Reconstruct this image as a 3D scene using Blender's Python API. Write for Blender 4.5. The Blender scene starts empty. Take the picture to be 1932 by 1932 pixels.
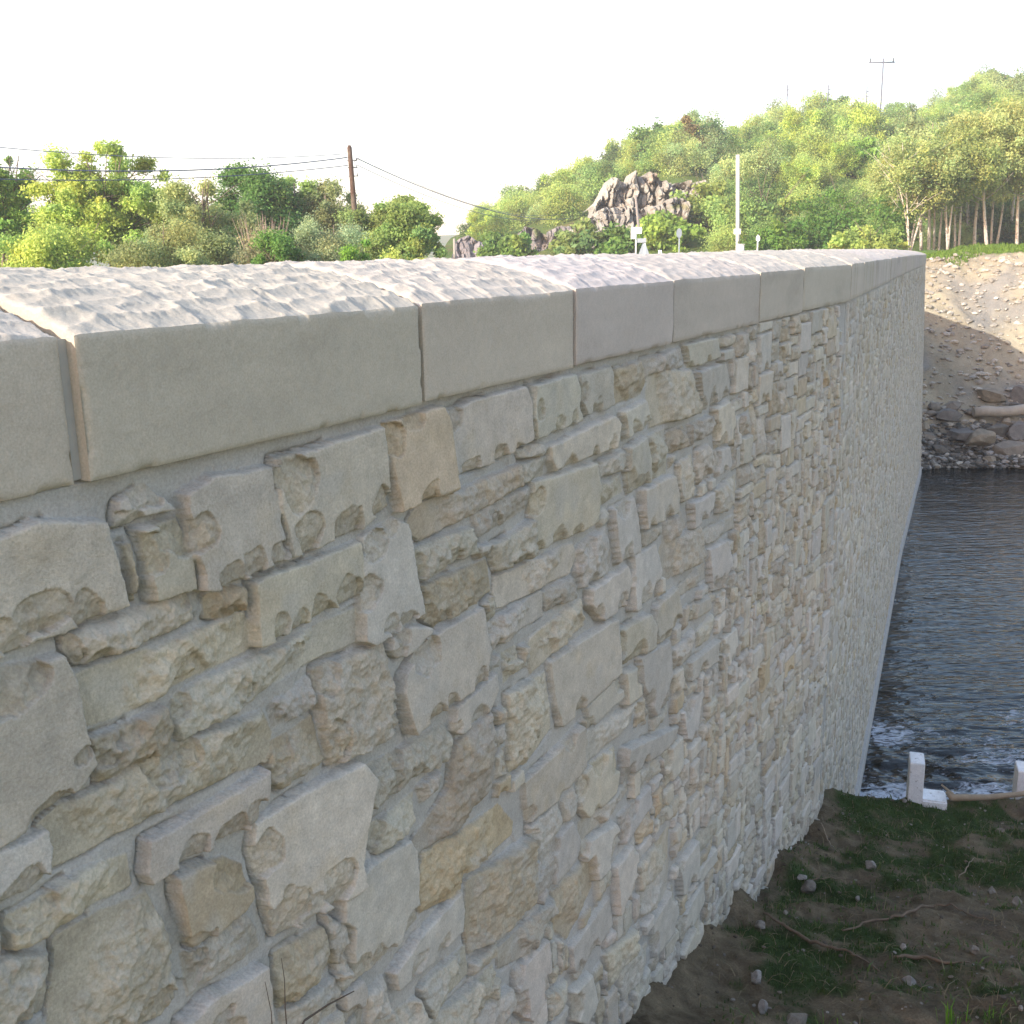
import bpy, math, random
import numpy as np
from mathutils import Matrix, Vector

rng = np.random.default_rng(7)
random.seed(7)
R = math.radians
S = bpy.context.scene
COL = S.collection

# ------------------------------------------------------------------ camera
F = 1985.0
PITCH, ROLL = R(13.43), R(-1.13)
ZC = 4.8                                   # camera height above the river
cam = bpy.data.cameras.new('camera')
cam.sensor_width = 36.0
cam.lens = 36.0 * F / 1932.0
cam.clip_start = 0.05
cam.clip_end = 6000
camo = bpy.data.objects.new('camera', cam)
COL.objects.link(camo)
camo.matrix_world = (Matrix.Translation((0, 0, ZC)) @ Matrix.Rotation(R(90) - PITCH, 4, 'X')
                     @ Matrix.Rotation(ROLL, 4, 'Z'))
S.camera = camo

# ------------------------------------------------------------------ light
SUN_EL = R(23)
SUN_AZ = Vector((-0.74, -0.67)).normalized()
to_sun = Vector((SUN_AZ.x * math.cos(SUN_EL), SUN_AZ.y * math.cos(SUN_EL), math.sin(SUN_EL)))
W = bpy.data.worlds.new('World')
S.world = W
W.use_nodes = True
nt = W.node_tree
nt.nodes.clear()
sky = nt.nodes.new('ShaderNodeTexSky')
sky.sky_type = 'NISHITA'
sky.sun_disc = False
sky.sun_elevation = SUN_EL
sky.sun_rotation = math.atan2(to_sun.x, to_sun.y)
sky.dust_density = 1.2
sky.air_density = 1.0
bg = nt.nodes.new('ShaderNodeBackground')
bg.inputs['Strength'].default_value = 0.15
wo = nt.nodes.new('ShaderNodeOutputWorld')
hs = nt.nodes.new('ShaderNodeHueSaturation')
hs.inputs['Saturation'].default_value = 1.42
nt.links.new(sky.outputs[0], hs.inputs['Color'])
veil = nt.nodes.new('ShaderNodeMix'); veil.data_type = 'RGBA'; veil.blend_type = 'MULTIPLY'
veil.inputs[0].default_value = 1.0
nt.links.new(hs.outputs[0], veil.inputs[6]); veil.inputs[7].default_value = (1.38, .965, .765, 1)
add = nt.nodes.new('ShaderNodeMix'); add.data_type = 'RGBA'; add.blend_type = 'ADD'
add.inputs[0].default_value = 1.0
nt.links.new(veil.outputs[2], add.inputs[6]); add.inputs[7].default_value = (1.0, 1.05, 1.35, 1)   # thin bright veil of cloud
nt.links.new(add.outputs[2], bg.inputs[0])
nt.links.new(bg.outputs[0], wo.inputs[0])
sl = bpy.data.lights.new('sun', 'SUN')
sl.energy = 3.8
sl.angle = R(0.5)
sl.color = (1.0, 0.94, 0.84)
so = bpy.data.objects.new('sun', sl)
COL.objects.link(so)
so.rotation_euler = to_sun.to_track_quat('Z', 'Y').to_euler()
S.view_settings.view_transform = 'Standard'
S.view_settings.look = 'None'
S.view_settings.gamma = 1.0
S.view_settings.exposure = 1.30

HAZE = 0.0012

# ------------------------------------------------------------------ measuring helpers
def ray(px, py):
    u, v = px - 966.0, py - 966.0
    cr, sr = math.cos(ROLL), math.sin(ROLL)
    x = (cr * u + sr * v) / F
    y = -(-sr * u + cr * v) / F
    c, s = math.cos(PITCH), math.sin(PITCH)
    return Vector((x, c + y * s, -s + y * c))

def at(px, py, D):                          # point seen at a pixel of the photo, D metres ahead
    r = ray(px, py)
    return r * (D / r.y) + Vector((0, 0, ZC))

P0 = np.array([-.531, 1.2696])
TH1, TH2 = R(28.4), R(22.5)
D1 = np.array([math.sin(TH1), math.cos(TH1)])
D2 = np.array([math.sin(TH2), math.cos(TH2)])
S1 = 4.78                                   # length of the first straight run
PC = P0 + D1 * S1
N1 = np.array([math.cos(TH1), -math.sin(TH1)])
N2 = np.array([math.cos(TH2), -math.sin(TH2)])

def wall_st(px, py):                        # pixel -> (along wall, height) on the first run
    r = ray(px, py)
    t = (N1 @ P0) / (N1[0] * r.x + N1[1] * r.y)
    p = r * t
    return (p.x - P0[0]) * D1[0] + (p.y - P0[1]) * D1[1], p.z + ZC

# ------------------------------------------------------------------ noise
_tab = np.random.default_rng(3).random((256, 256)).astype(np.float32)
def vn(x, y, o=0):
    x = np.asarray(x, np.float64) + o * 17.31 + 1000.0
    y = np.asarray(y, np.float64) + o * 9.73 + 1000.0
    xi = np.floor(x).astype(np.int64); yi = np.floor(y).astype(np.int64)
    fx = x - xi; fy = y - yi
    fx = fx * fx * (3 - 2 * fx); fy = fy * fy * (3 - 2 * fy)
    a = _tab[xi & 255, yi & 255]; b = _tab[(xi + 1) & 255, yi & 255]
    c = _tab[xi & 255, (yi + 1) & 255]; d = _tab[(xi + 1) & 255, (yi + 1) & 255]
    return ((a * (1 - fx) + b * fx) * (1 - fy) + (c * (1 - fx) + d * fx) * fy) * 2 - 1
def fbm(x, y, n=4, o=0, g=.5):
    s = 0; a = 1.0; t = 0; k = 1.0
    for i in range(n):
        s = s + a * vn(x * k, y * k, o + i * 3); t += a; a *= g; k *= 2.03
    return s / t
def sstep(a, b, x):
    t = np.clip((x - a) / (b - a), 0, 1)
    return t * t * (3 - 2 * t)
def worley(x, y, o=0):                      # F1 distance, jittered lattice
    x = np.asarray(x, float) + 500; y = np.asarray(y, float) + 500
    xi = np.floor(x).astype(np.int64); yi = np.floor(y).astype(np.int64)
    best = np.full(x.shape, 9.0); cid = np.zeros(x.shape)
    for dx in (-1, 0, 1):
        for dy in (-1, 0, 1):
            a = xi + dx; b = yi + dy
            jx = _tab[(a + o) & 255, b & 255]; jy = _tab[(b + 91 + o) & 255, a & 255]
            d = (a + .15 + .7 * jx - x) ** 2 + (b + .15 + .7 * jy - y) ** 2
            m = d < best
            cid = np.where(m, _tab[(a + 7) & 255, (b + 55) & 255], cid)
            best = np.where(m, d, best)
    return np.sqrt(best), cid

# ------------------------------------------------------------------ mesh helpers
def link(name, me, mats=None, parent=None):
    o = bpy.data.objects.new(name, me)
    COL.objects.link(o)
    for m in (mats if isinstance(mats, (list, tuple)) else [mats] if mats else []):
        me.materials.append(m)
    if parent is not None:
        o.parent = parent
    return o

def mesh_np(name, V, Q, smooth=True, colors=None, nper=4, matidx=None):
    V = np.asarray(V, np.float32); Q = np.asarray(Q, np.int32)
    me = bpy.data.meshes.new(name)
    me.vertices.add(len(V)); me.vertices.foreach_set('co', V.ravel())
    me.loops.add(Q.size); me.loops.foreach_set('vertex_index', Q.ravel())
    me.polygons.add(len(Q))
    me.polygons.foreach_set('loop_start', np.arange(0, Q.size, nper, dtype=np.int32))
    if matidx is not None:
        me.polygons.foreach_set('material_index', np.asarray(matidx, np.int32))
    me.polygons.foreach_set('use_smooth', np.full(len(Q), smooth))
    if colors is not None:
        at_ = me.color_attributes.new('tint', 'FLOAT_COLOR', 'POINT')
        c = np.ones((len(V), 4), np.float32); c[:, :3] = colors
        at_.data.foreach_set('color', c.ravel())
    me.update(calc_edges=True)
    me.validate()
    return me

def grid_faces(n, m, off=0, flip=False):    # n rows x m cols of vertices
    i = np.arange(n - 1)[:, None] * m + np.arange(m - 1)[None, :]
    i = i.ravel() + off
    q = np.stack([i, i + 1, i + m + 1, i + m], 1)
    return q[:, ::-1] if flip else q

class MB:                                   # collects solids for one mesh
    def __init__(s): s.v = []; s.f = []
    def add(s, V, Fc):
        o = len(s.v); s.v += [tuple(map(float, p)) for p in V]; s.f += [tuple(i + o for i in f) for f in Fc]
    def box(s, c, d, rot=None, jit=0, bev=0.0):
        x, y, z = [k / 2 for k in d]
        if bev:
            import bmesh
            bm = bmesh.new(); bmesh.ops.create_cube(bm, size=1)
            for v in bm.verts: v.co = Vector((v.co.x * d[0], v.co.y * d[1], v.co.z * d[2]))
            bmesh.ops.bevel(bm, geom=bm.edges[:], offset=bev, segments=2, affect='EDGES')
            V = [v.co.copy() for v in bm.verts]; Fc = [[v.index for v in f.verts] for f in bm.faces]
            bm.free()
        else:
            V = [Vector((a * x, b * y, e * z)) for a in (-1, 1) for b in (-1, 1) for e in (-1, 1)]
            Fc = [(0, 1, 3, 2), (4, 6, 7, 5), (0, 4, 5, 1), (2, 3, 7, 6), (0, 2, 6, 4), (1, 5, 7, 3)]
        if rot is not None: V = [rot @ p for p in V]
        s.add([p + Vector(c) for p in V], Fc)
    def tube(s, pts, rad, n=8, caps=True):
        pts = [Vector(p) for p in pts]
        if not hasattr(rad, '__len__'): rad = [rad] * len(pts)
        o = len(s.v); up = Vector((0.13, 0.21, 0.97)).normalized()
        for i, p in enumerate(pts):
            t = (pts[min(i + 1, len(pts) - 1)] - pts[max(i - 1, 0)])
            t.normalize()
            ref = up if abs(t.dot(up)) < .93 else Vector((1, 0, 0))
            a = t.cross(ref).normalized(); b = t.cross(a)
            for k in range(n):
                q = 2 * math.pi * k / n
                s.v.append(tuple(p + (a * math.cos(q) + b * math.sin(q)) * rad[i]))
        for i in range(len(pts) - 1):
            for k in range(n):
                s.f.append((o + i * n + k, o + i * n + (k + 1) % n, o + (i + 1) * n + (k + 1) % n, o + (i + 1) * n + k))
        if caps:
            s.f.append(tuple(o + k for k in range(n))[::-1])
            s.f.append(tuple(o + (len(pts) - 1) * n + k for k in range(n)))
    def build(s, name, mat, parent=None, smooth=True):
        me = bpy.data.meshes.new(name)
        me.from_pydata(s.v, [], s.f)
        me.update(); me.validate()
        for p in me.polygons: p.use_smooth = smooth and len(p.vertices) < 6
        return link(name, me, mat, parent)

def empty(name, loc):
    o = bpy.data.objects.new(name, None); COL.objects.link(o)
    o.location = loc; o.empty_display_size = .2
    return o
def tag(o, label=None, cat=None, group=None, kind=None):
    if label: o['label'] = label
    if cat: o['category'] = cat
    if group: o['group'] = group
    if kind: o['kind'] = kind
    return o
def reparent(o, root):                      # child made in world coordinates under an Empty
    o.parent = root
    o.matrix_parent_inverse = Matrix.Translation(root.location).inverted()
    return o

# ------------------------------------------------------------------ materials
def mat(name, base=(.5, .5, .5), rough=.9, spec=.25, attr=False, n1=(0, 0), n2=None, bump=None, mixcol=None,
        transl=0.0, obj_rand=0.0, metallic=0.0):
    """n1=(scale, amount) value mottling; bump=[(scale, strength, distance)]; mixcol=(colour, scale, lo, hi)"""
    m = bpy.data.materials.new(name); m.use_nodes = True
    t = m.node_tree; N = t.nodes; L = t.links
    b = N['Principled BSDF']
    b.inputs['Roughness'].default_value = rough
    b.inputs['Specular IOR Level'].default_value = spec
    b.inputs['Metallic'].default_value = metallic
    tc = N.new('ShaderNodeTexCoord')
    if attr:
        a = N.new('ShaderNodeVertexColor'); a.layer_name = 'tint'; c = a.outputs['Color']
        if base is not None and base != (.5, .5, .5):
            mx = N.new('ShaderNodeMix'); mx.data_type = 'RGBA'; mx.blend_type = 'MULTIPLY'
            mx.inputs[0].default_value = 1; L.new(c, mx.inputs[6]); mx.inputs[7].default_value = (*base, 1)
            c = mx.outputs[2]
    else:
        r = N.new('ShaderNodeRGB'); r.outputs[0].default_value = (*base, 1); c = r.outputs[0]
    def noise(sc, det=4, ro=.6):
        n = N.new('ShaderNodeTexNoise'); n.inputs['Scale'].default_value = sc
        n.inputs['Detail'].default_value = det; n.inputs['Roughness'].default_value = ro
        L.new(tc.outputs['Object'], n.inputs['Vector']); return n.outputs['Fac']
    if mixcol:
        for (mc, sc, lo, hi) in (mixcol if isinstance(mixcol, list) else [mixcol]):
            mr = N.new('ShaderNodeMapRange'); L.new(noise(sc, 5), mr.inputs[0])
            mr.inputs[1].default_value = lo; mr.inputs[2].default_value = hi
            mx = N.new('ShaderNodeMix'); mx.data_type = 'RGBA'
            L.new(mr.outputs[0], mx.inputs[0]); L.new(c, mx.inputs[6]); mx.inputs[7].default_value = (*mc, 1)
            c = mx.outputs[2]
    for nn in (n1, n2):
        if nn and nn[1]:
            mr = N.new('ShaderNodeMapRange'); L.new(noise(nn[0], 4, .65), mr.inputs[0])
            mr.inputs[1].default_value = .25; mr.inputs[2].default_value = .75
            mr.inputs[3].default_value = 1 - nn[1]; mr.inputs[4].default_value = 1 + nn[1]
            mx = N.new('ShaderNodeMix'); mx.data_type = 'RGBA'; mx.blend_type = 'MULTIPLY'
            mx.inputs[0].default_value = 1; L.new(c, mx.inputs[6])
            L.new(mr.outputs[0], mx.inputs[7]); c = mx.outputs[2]
    if obj_rand:
        oi = N.new('ShaderNodeObjectInfo'); mr = N.new('ShaderNodeMapRange')
        L.new(oi.outputs['Random'], mr.inputs[0])
        mr.inputs[3].default_value = 1 - obj_rand; mr.inputs[4].default_value = 1 + obj_rand
        hs = N.new('ShaderNodeHueSaturation'); L.new(c, hs.inputs['Color']); L.new(mr.outputs[0], hs.inputs['Value'])
        mr2 = N.new('ShaderNodeMapRange'); L.new(oi.outputs['Random'], mr2.inputs[0])
        mr2.inputs[3].default_value = .49; mr2.inputs[4].default_value = .515
        mth = N.new('ShaderNodeMath'); mth.operation = 'PINGPONG'
        L.new(mr2.outputs[0], hs.inputs['Hue']); c = hs.outputs[0]
    L.new(c, b.inputs['Base Color'])
    prev = None
    for (sc, st, di) in (bump or []):
        bp = N.new('ShaderNodeBump'); bp.inputs['Strength'].default_value = st; bp.inputs['Distance'].default_value = di
        L.new(noise(sc, 6, .7), bp.inputs['Height'])
        if prev: L.new(prev, bp.inputs['Normal'])
        prev = bp.outputs[0]
    if prev: L.new(prev, b.inputs['Normal'])
    if transl:
        tr = N.new('ShaderNodeBsdfTranslucent'); L.new(c, tr.inputs[0])
        ms = N.new('ShaderNodeMixShader'); ms.inputs[0].default_value = transl
        L.new(b.outputs[0], ms.inputs[1]); L.new(tr.outputs[0], ms.inputs[2])
        L.new(ms.outputs[0], N['Material Output'].inputs[0])
    return m

M = {}
M['masonry'] = mat('rubble stone', attr=True, n1=(30, .09), n2=(230, .20), bump=[(420, .7, .002), (110, .6, .004)], rough=.93)
M['coping'] = mat('sawn limestone', attr=True, n1=(3.5, .05), n2=(300, .16), bump=[(450, .6, .0016)], rough=.92)
M['mortar'] = mat('mortar', (.40, .38, .34), n1=(20, .08), bump=[(300, .5, .002)])
M['concrete'] = mat('concrete', (.38, .37, .345), n1=(15, .12), n2=(120, .15), bump=[(150, .4, .003)])
M['block'] = mat('white concrete', (.72, .73, .73), n1=(30, .12), n2=(140, .15), mixcol=((.25, .24, .2), 38, .62, .72), bump=[(90, .5, .004)])
M['asphalt'] = mat('asphalt', (.055, .055, .055), n1=(60, .2), bump=[(200, .5, .003)])

# ================================================================== THE WALL
def ztop(s):                                # underside level of the coping
    return ZC + np.interp(s, [-3, 0, S1, S1 + 8, S1 + 20], [-.087, -.077, -.050, -.028, -.040]) - .18
L2 = 18.45
def path_top(s):
    s = np.asarray(s, float)
    e1 = np.array([7.1, 18.41]); e2 = np.array([8.72, 22.5]); sb = 14.0
    x = np.where(s < S1, P0[0] + D1[0] * s, PC[0] + D2[0] * (s - S1))
    y = np.where(s < S1, P0[1] + D1[1] * s, PC[1] + D2[1] * (s - S1))
    k = np.clip((s - S1 - sb) / (L2 - sb), 0, 1)
    m = s > S1 + sb
    x = np.where(m, PC[0] + D2[0] * sb + k * (e2[0] - (PC[0] + D2[0] * sb)), x)
    y = np.where(m, PC[1] + D2[1] * sb + k * (e2[1] - (PC[1] + D2[1] * sb)), y)
    return x, y
def path_base(s):
    s = np.asarray(s, float)
    x = np.where(s < S1, P0[0] + D1[0] * s, PC[0] + D2[0] * (s - S1))
    y = np.where(s < S1, P0[1] + D1[1] * s, PC[1] + D2[1] * (s - S1))
    k = np.clip((s - S1 - 12) / (L2 - 12), 0, 1)
    m = s > S1 + 12
    b = PC + D2 * 12
    x = np.where(m, b[0] + k * (9.32 - b[0]), x); y = np.where(m, b[1] + k * (23.45 - b[1]), y)
    return x, y
def wall_xyz(s, z, h):
    tx, ty = path_top(s); bx, by = path_base(s)
    f = np.clip((4.65 - z) / 4.65, 0, 1.1)
    nx = np.where(s < S1, N1[0], N2[0]); ny = np.where(s < S1, N1[1], N2[1])
    return tx + (bx - tx) * f + nx * h, ty + (by - ty) * f + ny * h, z

# stones traced from the photograph: tile letter, kind (p smooth split face / r rough), tint, outline, chips
TILE = {'A': (0, 850), 'B': (700, 650), 'C': (0, 1450), 'D': (700, 1250)}
TR = '''
A p 1|-60,520 200,400 540,400 575,560 650,830 370,945 120,1050 -60,1130|220,860,150 430,840,105 20,1010,120
A p 0|640,290 780,200 905,325 790,350 720,390 640,420|
A p 1|735,450 935,385 985,560 1010,745 800,797 775,600|
A p 1|960,250 1100,170 1420,110 1450,240 1455,400 1505,575 1100,740 1040,740 1030,650 985,520|1290,590,85 1030,450,120 1180,690,90 1440,560,70
A p 1|1445,70 1640,10 1990,-100 2010,0 2037,300 1900,420 1520,575 1490,420 1455,300|1800,420,130 2000,290,80 1540,180,170 1600,440,120
A r 1|380,1000 640,900 1000,755 1035,900 800,1000 500,1130 420,1140 380,1070|
A r 3|1100,800 1200,750 1300,735 1290,850 1200,890 1110,890|
A p 1|1335,710 1600,610 1890,505 1900,620 1900,760 1650,890 1345,1045 1340,880|1450,930,80 1560,900,60 1680,840,90 1830,760,110
A r 1|410,1210 600,1150 1000,990 1310,870 1335,960 1335,1060 1000,1220 700,1380 450,1480 420,1340|
A p 1|-40,1210 150,1140 330,1100 380,1260 430,1500 480,1660 380,1790 250,1900 0,2080 -40,2100|60,1250,200 250,1950,170 420,1620,60
A r 0|930,1330 1080,1230 1500,1040 1900,840 1915,1010 1600,1150 1250,1380 960,1530 935,1440|1270,1290,70 1550,1120,90
A r 2|510,1540 860,1370 900,1500 880,1640 700,1700 560,1750 520,1640|
A r 0|1435,1370 1650,1210 1670,1350 1460,1475|
A r 2|1450,1560 1660,1420 1720,1640 1490,1790 1440,1760 1420,1650|
A r 1|1670,1170 1800,1120 2010,1020 2030,1150 2090,1450 2000,1540 1740,1670 1710,1500 1680,1340|
B p 3|95,430 380,340 415,420 435,790 300,810 160,880 125,700|300,790,80 130,500,110 230,400,80
B p 1|425,370 560,310 810,240 840,330 845,510 640,640 450,695 440,560|690,600,85 775,560,50 540,660,70 450,400,70
B p 0|850,235 1080,170 1110,260 1100,340 1125,410 950,470 870,505 850,400|990,420,60 1075,400,45 880,360,60
B p 0|1115,180 1270,130 1290,200 1285,330 1150,385 1120,300|1200,340,60 1130,260,50
B r 2|1295,155 1425,100 1450,180 1450,270 1310,320 1290,280|
B r 0|1445,100 1640,30 1660,90 1650,130 1470,210 1445,160|1600,120,45
B p 0|1665,20 1820,-20 1840,80 1690,135|
B p 1|950,550 1280,390 1315,430 1300,550 1150,600 980,675 955,620|1050,660,70 1180,590,50 1270,540,50
B r 0|800,580 900,530 945,545 930,590 820,610|
B r 2|235,950 280,860 560,750 800,650 810,750 640,850 300,1040 250,1010|
B r 0|815,650 935,600 940,690 820,740|
B r 0|565,900 700,830 860,760 870,860 720,950 580,1020|660,960,40
B p 1|870,740 1000,700 1180,640 1200,750 1195,940 1100,1000 880,1100 865,950|1000,1020,75 1090,990,50 890,840,80 900,1080,60
B r 0|1210,640 1350,570 1360,650 1330,670 1220,710|
B p 0|1330,370 1460,310 1485,400 1475,445 1350,500 1345,430|1390,440,40
B r 1|1480,180 1530,160 1690,150 1730,300 1720,370 1500,445 1475,280|
B p 0|1720,160 1870,110 1900,200 1895,280 1750,355 1730,250|1800,290,55
B p 0|1360,560 1450,500 1470,620 1475,730 1370,790 1355,680|1410,740,60
B r 0|1480,500 1570,460 1580,560 1580,680 1490,735 1480,610|
B r 2|1580,480 1660,445 1680,540 1610,580 1590,560|
B r 0|1690,440 1800,390 1810,470 1700,540|
B p 1|1815,350 1900,310 1920,420 1900,510 1835,555 1820,440|1860,520,50
B r 1|1730,570 1800,545 1820,670 1740,750 1725,650|
B p 0|1825,580 1895,550 1905,650 1835,700|
B r 1|1630,640 1710,590 1725,700 1720,800 1640,840 1630,740|
B r 0|1215,760 1330,700 1350,780 1220,870 1205,820|
B p 1|1430,780 1600,700 1620,800 1615,890 1440,980 1430,880|1560,910,60 1470,960,45
B p 0|1690,850 1810,790 1815,890 1700,975|1780,920,40
B r 0|1825,780 1900,720 1940,700 1940,850 1835,900|
B p 0|1285,880 1400,820 1420,920 1430,1100 1310,1165 1290,1020|1350,1130,70
B r 0|1215,910 1260,885 1280,930 1230,970|
B r 1|1550,960 1660,890 1680,970 1560,1060|
B r 0|1440,1010 1530,960 1540,1020 1450,1070|
B r 1|1550,1070 1740,970 1760,1110 1740,1150 1570,1250 1530,1150|
B r 0|1765,1000 1930,910 1935,970 1780,1060|
B r 0|260,1090 380,1030 540,980 560,1100 400,1180 285,1240 265,1160|
B p 0|570,1080 650,1060 640,1100 590,1130|
B r 0|660,1080 860,940 865,1120 690,1205 665,1150|
B r 2|300,1280 640,1150 665,1310 540,1390 370,1490 300,1450 310,1350|360,1480,60 600,1280,50
B r 1|690,1240 1090,1060 1115,1110 1080,1210 900,1300 700,1400 680,1320|
B r 0|1115,1080 1270,970 1290,1100 1280,1210 1120,1290 1110,1200|
B p 0|1390,1130 1510,1060 1535,1200 1500,1330 1380,1415 1380,1290|1440,1330,80
B p 1|1165,1300 1360,1180 1385,1250 1350,1380 1230,1460 1160,1380|1330,1370,60 1200,1430,60
B r 0|940,1320 1080,1230 1090,1340 960,1400|
B r 0|640,1480 930,1310 940,1430 640,1620 630,1550|
B p 0|620,1380 655,1345 675,1430 640,1465|
B r 1|870,1560 1130,1350 1150,1480 1000,1620 880,1740 860,1640|960,1620,50 1060,1540,45 1110,1500,35
B p 1|1310,1520 1460,1430 1485,1480 1480,1600 1340,1690 1305,1640|
B p 1|1510,1390 1620,1290 1640,1440 1590,1540 1520,1590 1500,1480|
B r 0|1645,1290 1780,1160 1775,1240 1655,1330|
B p 0|1785,1090 1870,1040 1890,1180 1870,1280 1795,1310 1790,1200|1840,1270,50
B p 1|1690,1400 1790,1340 1800,1400 1700,1460|
B p 0|-20,1030 150,930 215,960 240,1150 280,1420 190,1480 90,1540 20,1580 -30,1560 -30,1280|200,1450,75 110,1500,70 0,1300,110 40,1060,100 120,980,60
B p 1|130,1560 230,1500 320,1500 300,1560 170,1650 125,1610|
B p 1|300,1570 600,1400 625,1600 600,1760 440,1880 250,2030 225,2060 170,1840 190,1740|300,1620,130 420,1880,60 560,1780,60 340,1960,70
B r 0|720,1640 790,1600 800,1700 730,1790|
B r 0|630,1660 690,1650 680,1700 630,1730|
B p 1|965,1690 1130,1560 1290,1450 1300,1730 1130,1900 1010,2015 985,1900 975,1780|1100,1910,60 1240,1830,50
B p 0|1425,1660 1580,1570 1590,1800 1580,1880 1500,1960 1440,1800|1560,1880,60
B p 1|1340,1740 1430,1700 1430,1850 1350,1900|
B r 0|1600,1620 1720,1500 1720,1600 1610,1720|
B r 0|1735,1520 1810,1430 1815,1530 1740,1600|
B p 0|1650,1720 1840,1560 1840,1650 1690,1780|
B p 0|1870,1560 1930,1500 1935,1640 1890,1700|
D p 1|450,270 670,90 680,170 620,290 480,400 440,380|
D r 0|-20,590 150,500 410,350 450,450 400,540 200,660 20,790 -20,740|130,660,60
D r 2|470,460 640,290 655,400 660,680 530,840 280,1040 260,960 440,700 450,560|
D r 1|735,200 950,80 970,270 970,380 860,540 760,600 750,450|
D p 0|1150,270 1310,90 1330,200 1175,370|
D r 0|1170,400 1400,230 1390,330 1150,570|
D p 1|820,660 1110,360 1120,560 990,740 850,860 830,780|1010,720,50
D p 1|1180,560 1300,470 1310,600 1290,700 1160,850 1110,790 1115,640|1120,680,70
D p 0|1340,480 1650,350 1640,400 1560,480 1400,580 1330,660|1440,560,50
D p 0|1555,510 1640,420 1640,560 1560,680|
D p 0|1640,290 1760,170 1770,330 1700,440 1655,420|
D r 0|20,900 260,720 250,860 60,1030 20,960|
D r 0|280,680 370,600 370,690 300,760|
D p 0|-140,1240 0,1090 215,960 250,1010 280,1370 100,1560 -100,1730 -160,1760 -150,1450|100,1580,90
D r 3|310,1040 700,780 780,870 770,930 650,1040 520,1130 500,1240 300,1340 280,1280 290,1140|460,1180,70 600,1060,50
D r 0|850,890 1000,760 1020,850 870,1060|
D r 0|1025,760 1090,670 1110,790 1040,860|
D p 0|880,1080 1070,860 1100,960 1080,1050 960,1190 900,1290 865,1200|940,1140,80
D r 0|1120,870 1370,660 1380,700 1110,1000|
D p 0|1325,830 1480,680 1490,770 1340,970|
D r 2|540,1190 840,950 860,1080 850,1280 700,1440 550,1560 530,1400|
D p 0|1110,990 1290,870 1320,960 1240,1110 1180,1170|
D r 2|980,1240 1170,1040 1190,1200 1060,1480 980,1420|
D r 0|1200,1170 1270,1110 1280,1180 1200,1300|
D p 1|1290,1100 1410,960 1410,1200 1300,1350|
D r 1|1420,1100 1590,890 1585,1050 1425,1220|
D p 0|120,1660 250,1480 490,1240 510,1330 500,1440 330,1600 140,1740|250,1600,70 400,1500,60
D r 0|700,1540 970,1260 985,1330 930,1400 860,1560 700,1630|
D p 0|1060,1520 1270,1260 1280,1400 1180,1540 1090,1690 1060,1620|
D r 0|290,1740 530,1520 545,1660 330,1890|
D p 1|780,1650 930,1480 940,1720 830,1900 770,1850|
D r 0|340,1932 670,1620 690,1760 520,1960|
D r 0|1430,1240 1590,1060 1580,1250 1440,1370|
D p 0|1490,1400 1600,1190 1610,1400 1500,1570|
D p 0|1625,1100 1720,960 1730,1150 1640,1250|
D r 1|1240,1560 1400,1430 1410,1570 1270,1740|
D r 0|950,1780 1040,1700 1040,1800 960,1900|
D p 0|1065,1750 1160,1660 1190,1800 1150,1930 1065,1900|
D r 0|1320,1640 1480,1500 1470,1620 1330,1800|
D p 0|1625,1400 1760,1170 1760,1280 1645,1500|
D p 1|1640,1560 1750,1350 1760,1480 1680,1680|
D r 0|60,1940 260,1790 310,1900 300,1990 60,2050|
D r 0|550,1900 740,1730 760,1850 720,1960 560,1990|
C r 1|235,340 350,240 620,110 860,-60 1050,-130 1400,-260 1450,-150 1420,-10 1250,50 1000,180 760,310 440,500 310,550 270,520 270,430|900,20,110
C p 0|-40,480 120,420 240,360 260,440 240,600 80,700 -40,760|
C r 1|70,820 350,640 420,600 690,490 710,640 500,760 200,930 90,980|
C p 1|780,420 1100,230 1390,40 1390,180 1340,300 1000,500 800,630 770,580 775,500|1000,470,110 1200,370,110 1340,260,80
C p 3|930,600 1190,500 1290,540 1320,700 1270,780 1020,960 985,940 950,720|
C r 1|320,930 600,780 800,690 830,740 900,1000 940,1240 880,1330 500,1500 280,1450 290,1240 320,1100|820,1290,80
C r 0|980,1010 1300,800 1370,880 1385,960 1020,1220 1000,1100|
C p 1|1340,320 1600,150 1880,0 1932,80 1900,250 1850,520 1870,640 1640,780 1450,910 1400,740 1380,640 1330,460|1730,630,120 1490,800,160 1380,480,130 1600,760,90
C r 0|-40,1100 80,1020 240,1010 270,1200 240,1300 100,1369 -40,1450|
C p 1|960,1369 1100,1230 1370,1070 1410,1340 1390,1450 950,1500|
C r 2|1470,1010 1700,860 1720,960 1760,1050 1500,1290 1460,1200|
C r 0|1500,1320 1760,1130 1790,1180 1790,1300 1600,1400 1500,1420|
C r 0|1715,800 1830,870 1830,1110 1790,1130 1735,960|
'''
def t2f(t, x, y):
    o = TILE[t]
    return (o[0] + x * .36232) * .9928, (o[1] + y * .36232) * .9928
stones = []
for line in TR.strip().split('\n'):
    hd, poly, ch = line.split('|')
    t, k, c = hd.split()
    P = [wall_st(*t2f(t, *map(float, q.split(',')))) for q in poly.split()]
    C_ = []
    for q in ch.split():
        x, y, r = map(float, q.split(','))
        a = wall_st(*t2f(t, x, y)); b = wall_st(*t2f(t, x, y + r))
        C_.append((a[0], a[1], abs(a[1] - b[1]) * .95))
    stones.append(dict(P=np.array(P), k=k, c=int(c), chips=C_, traced=True))

SMAX = S1 + L2
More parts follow.
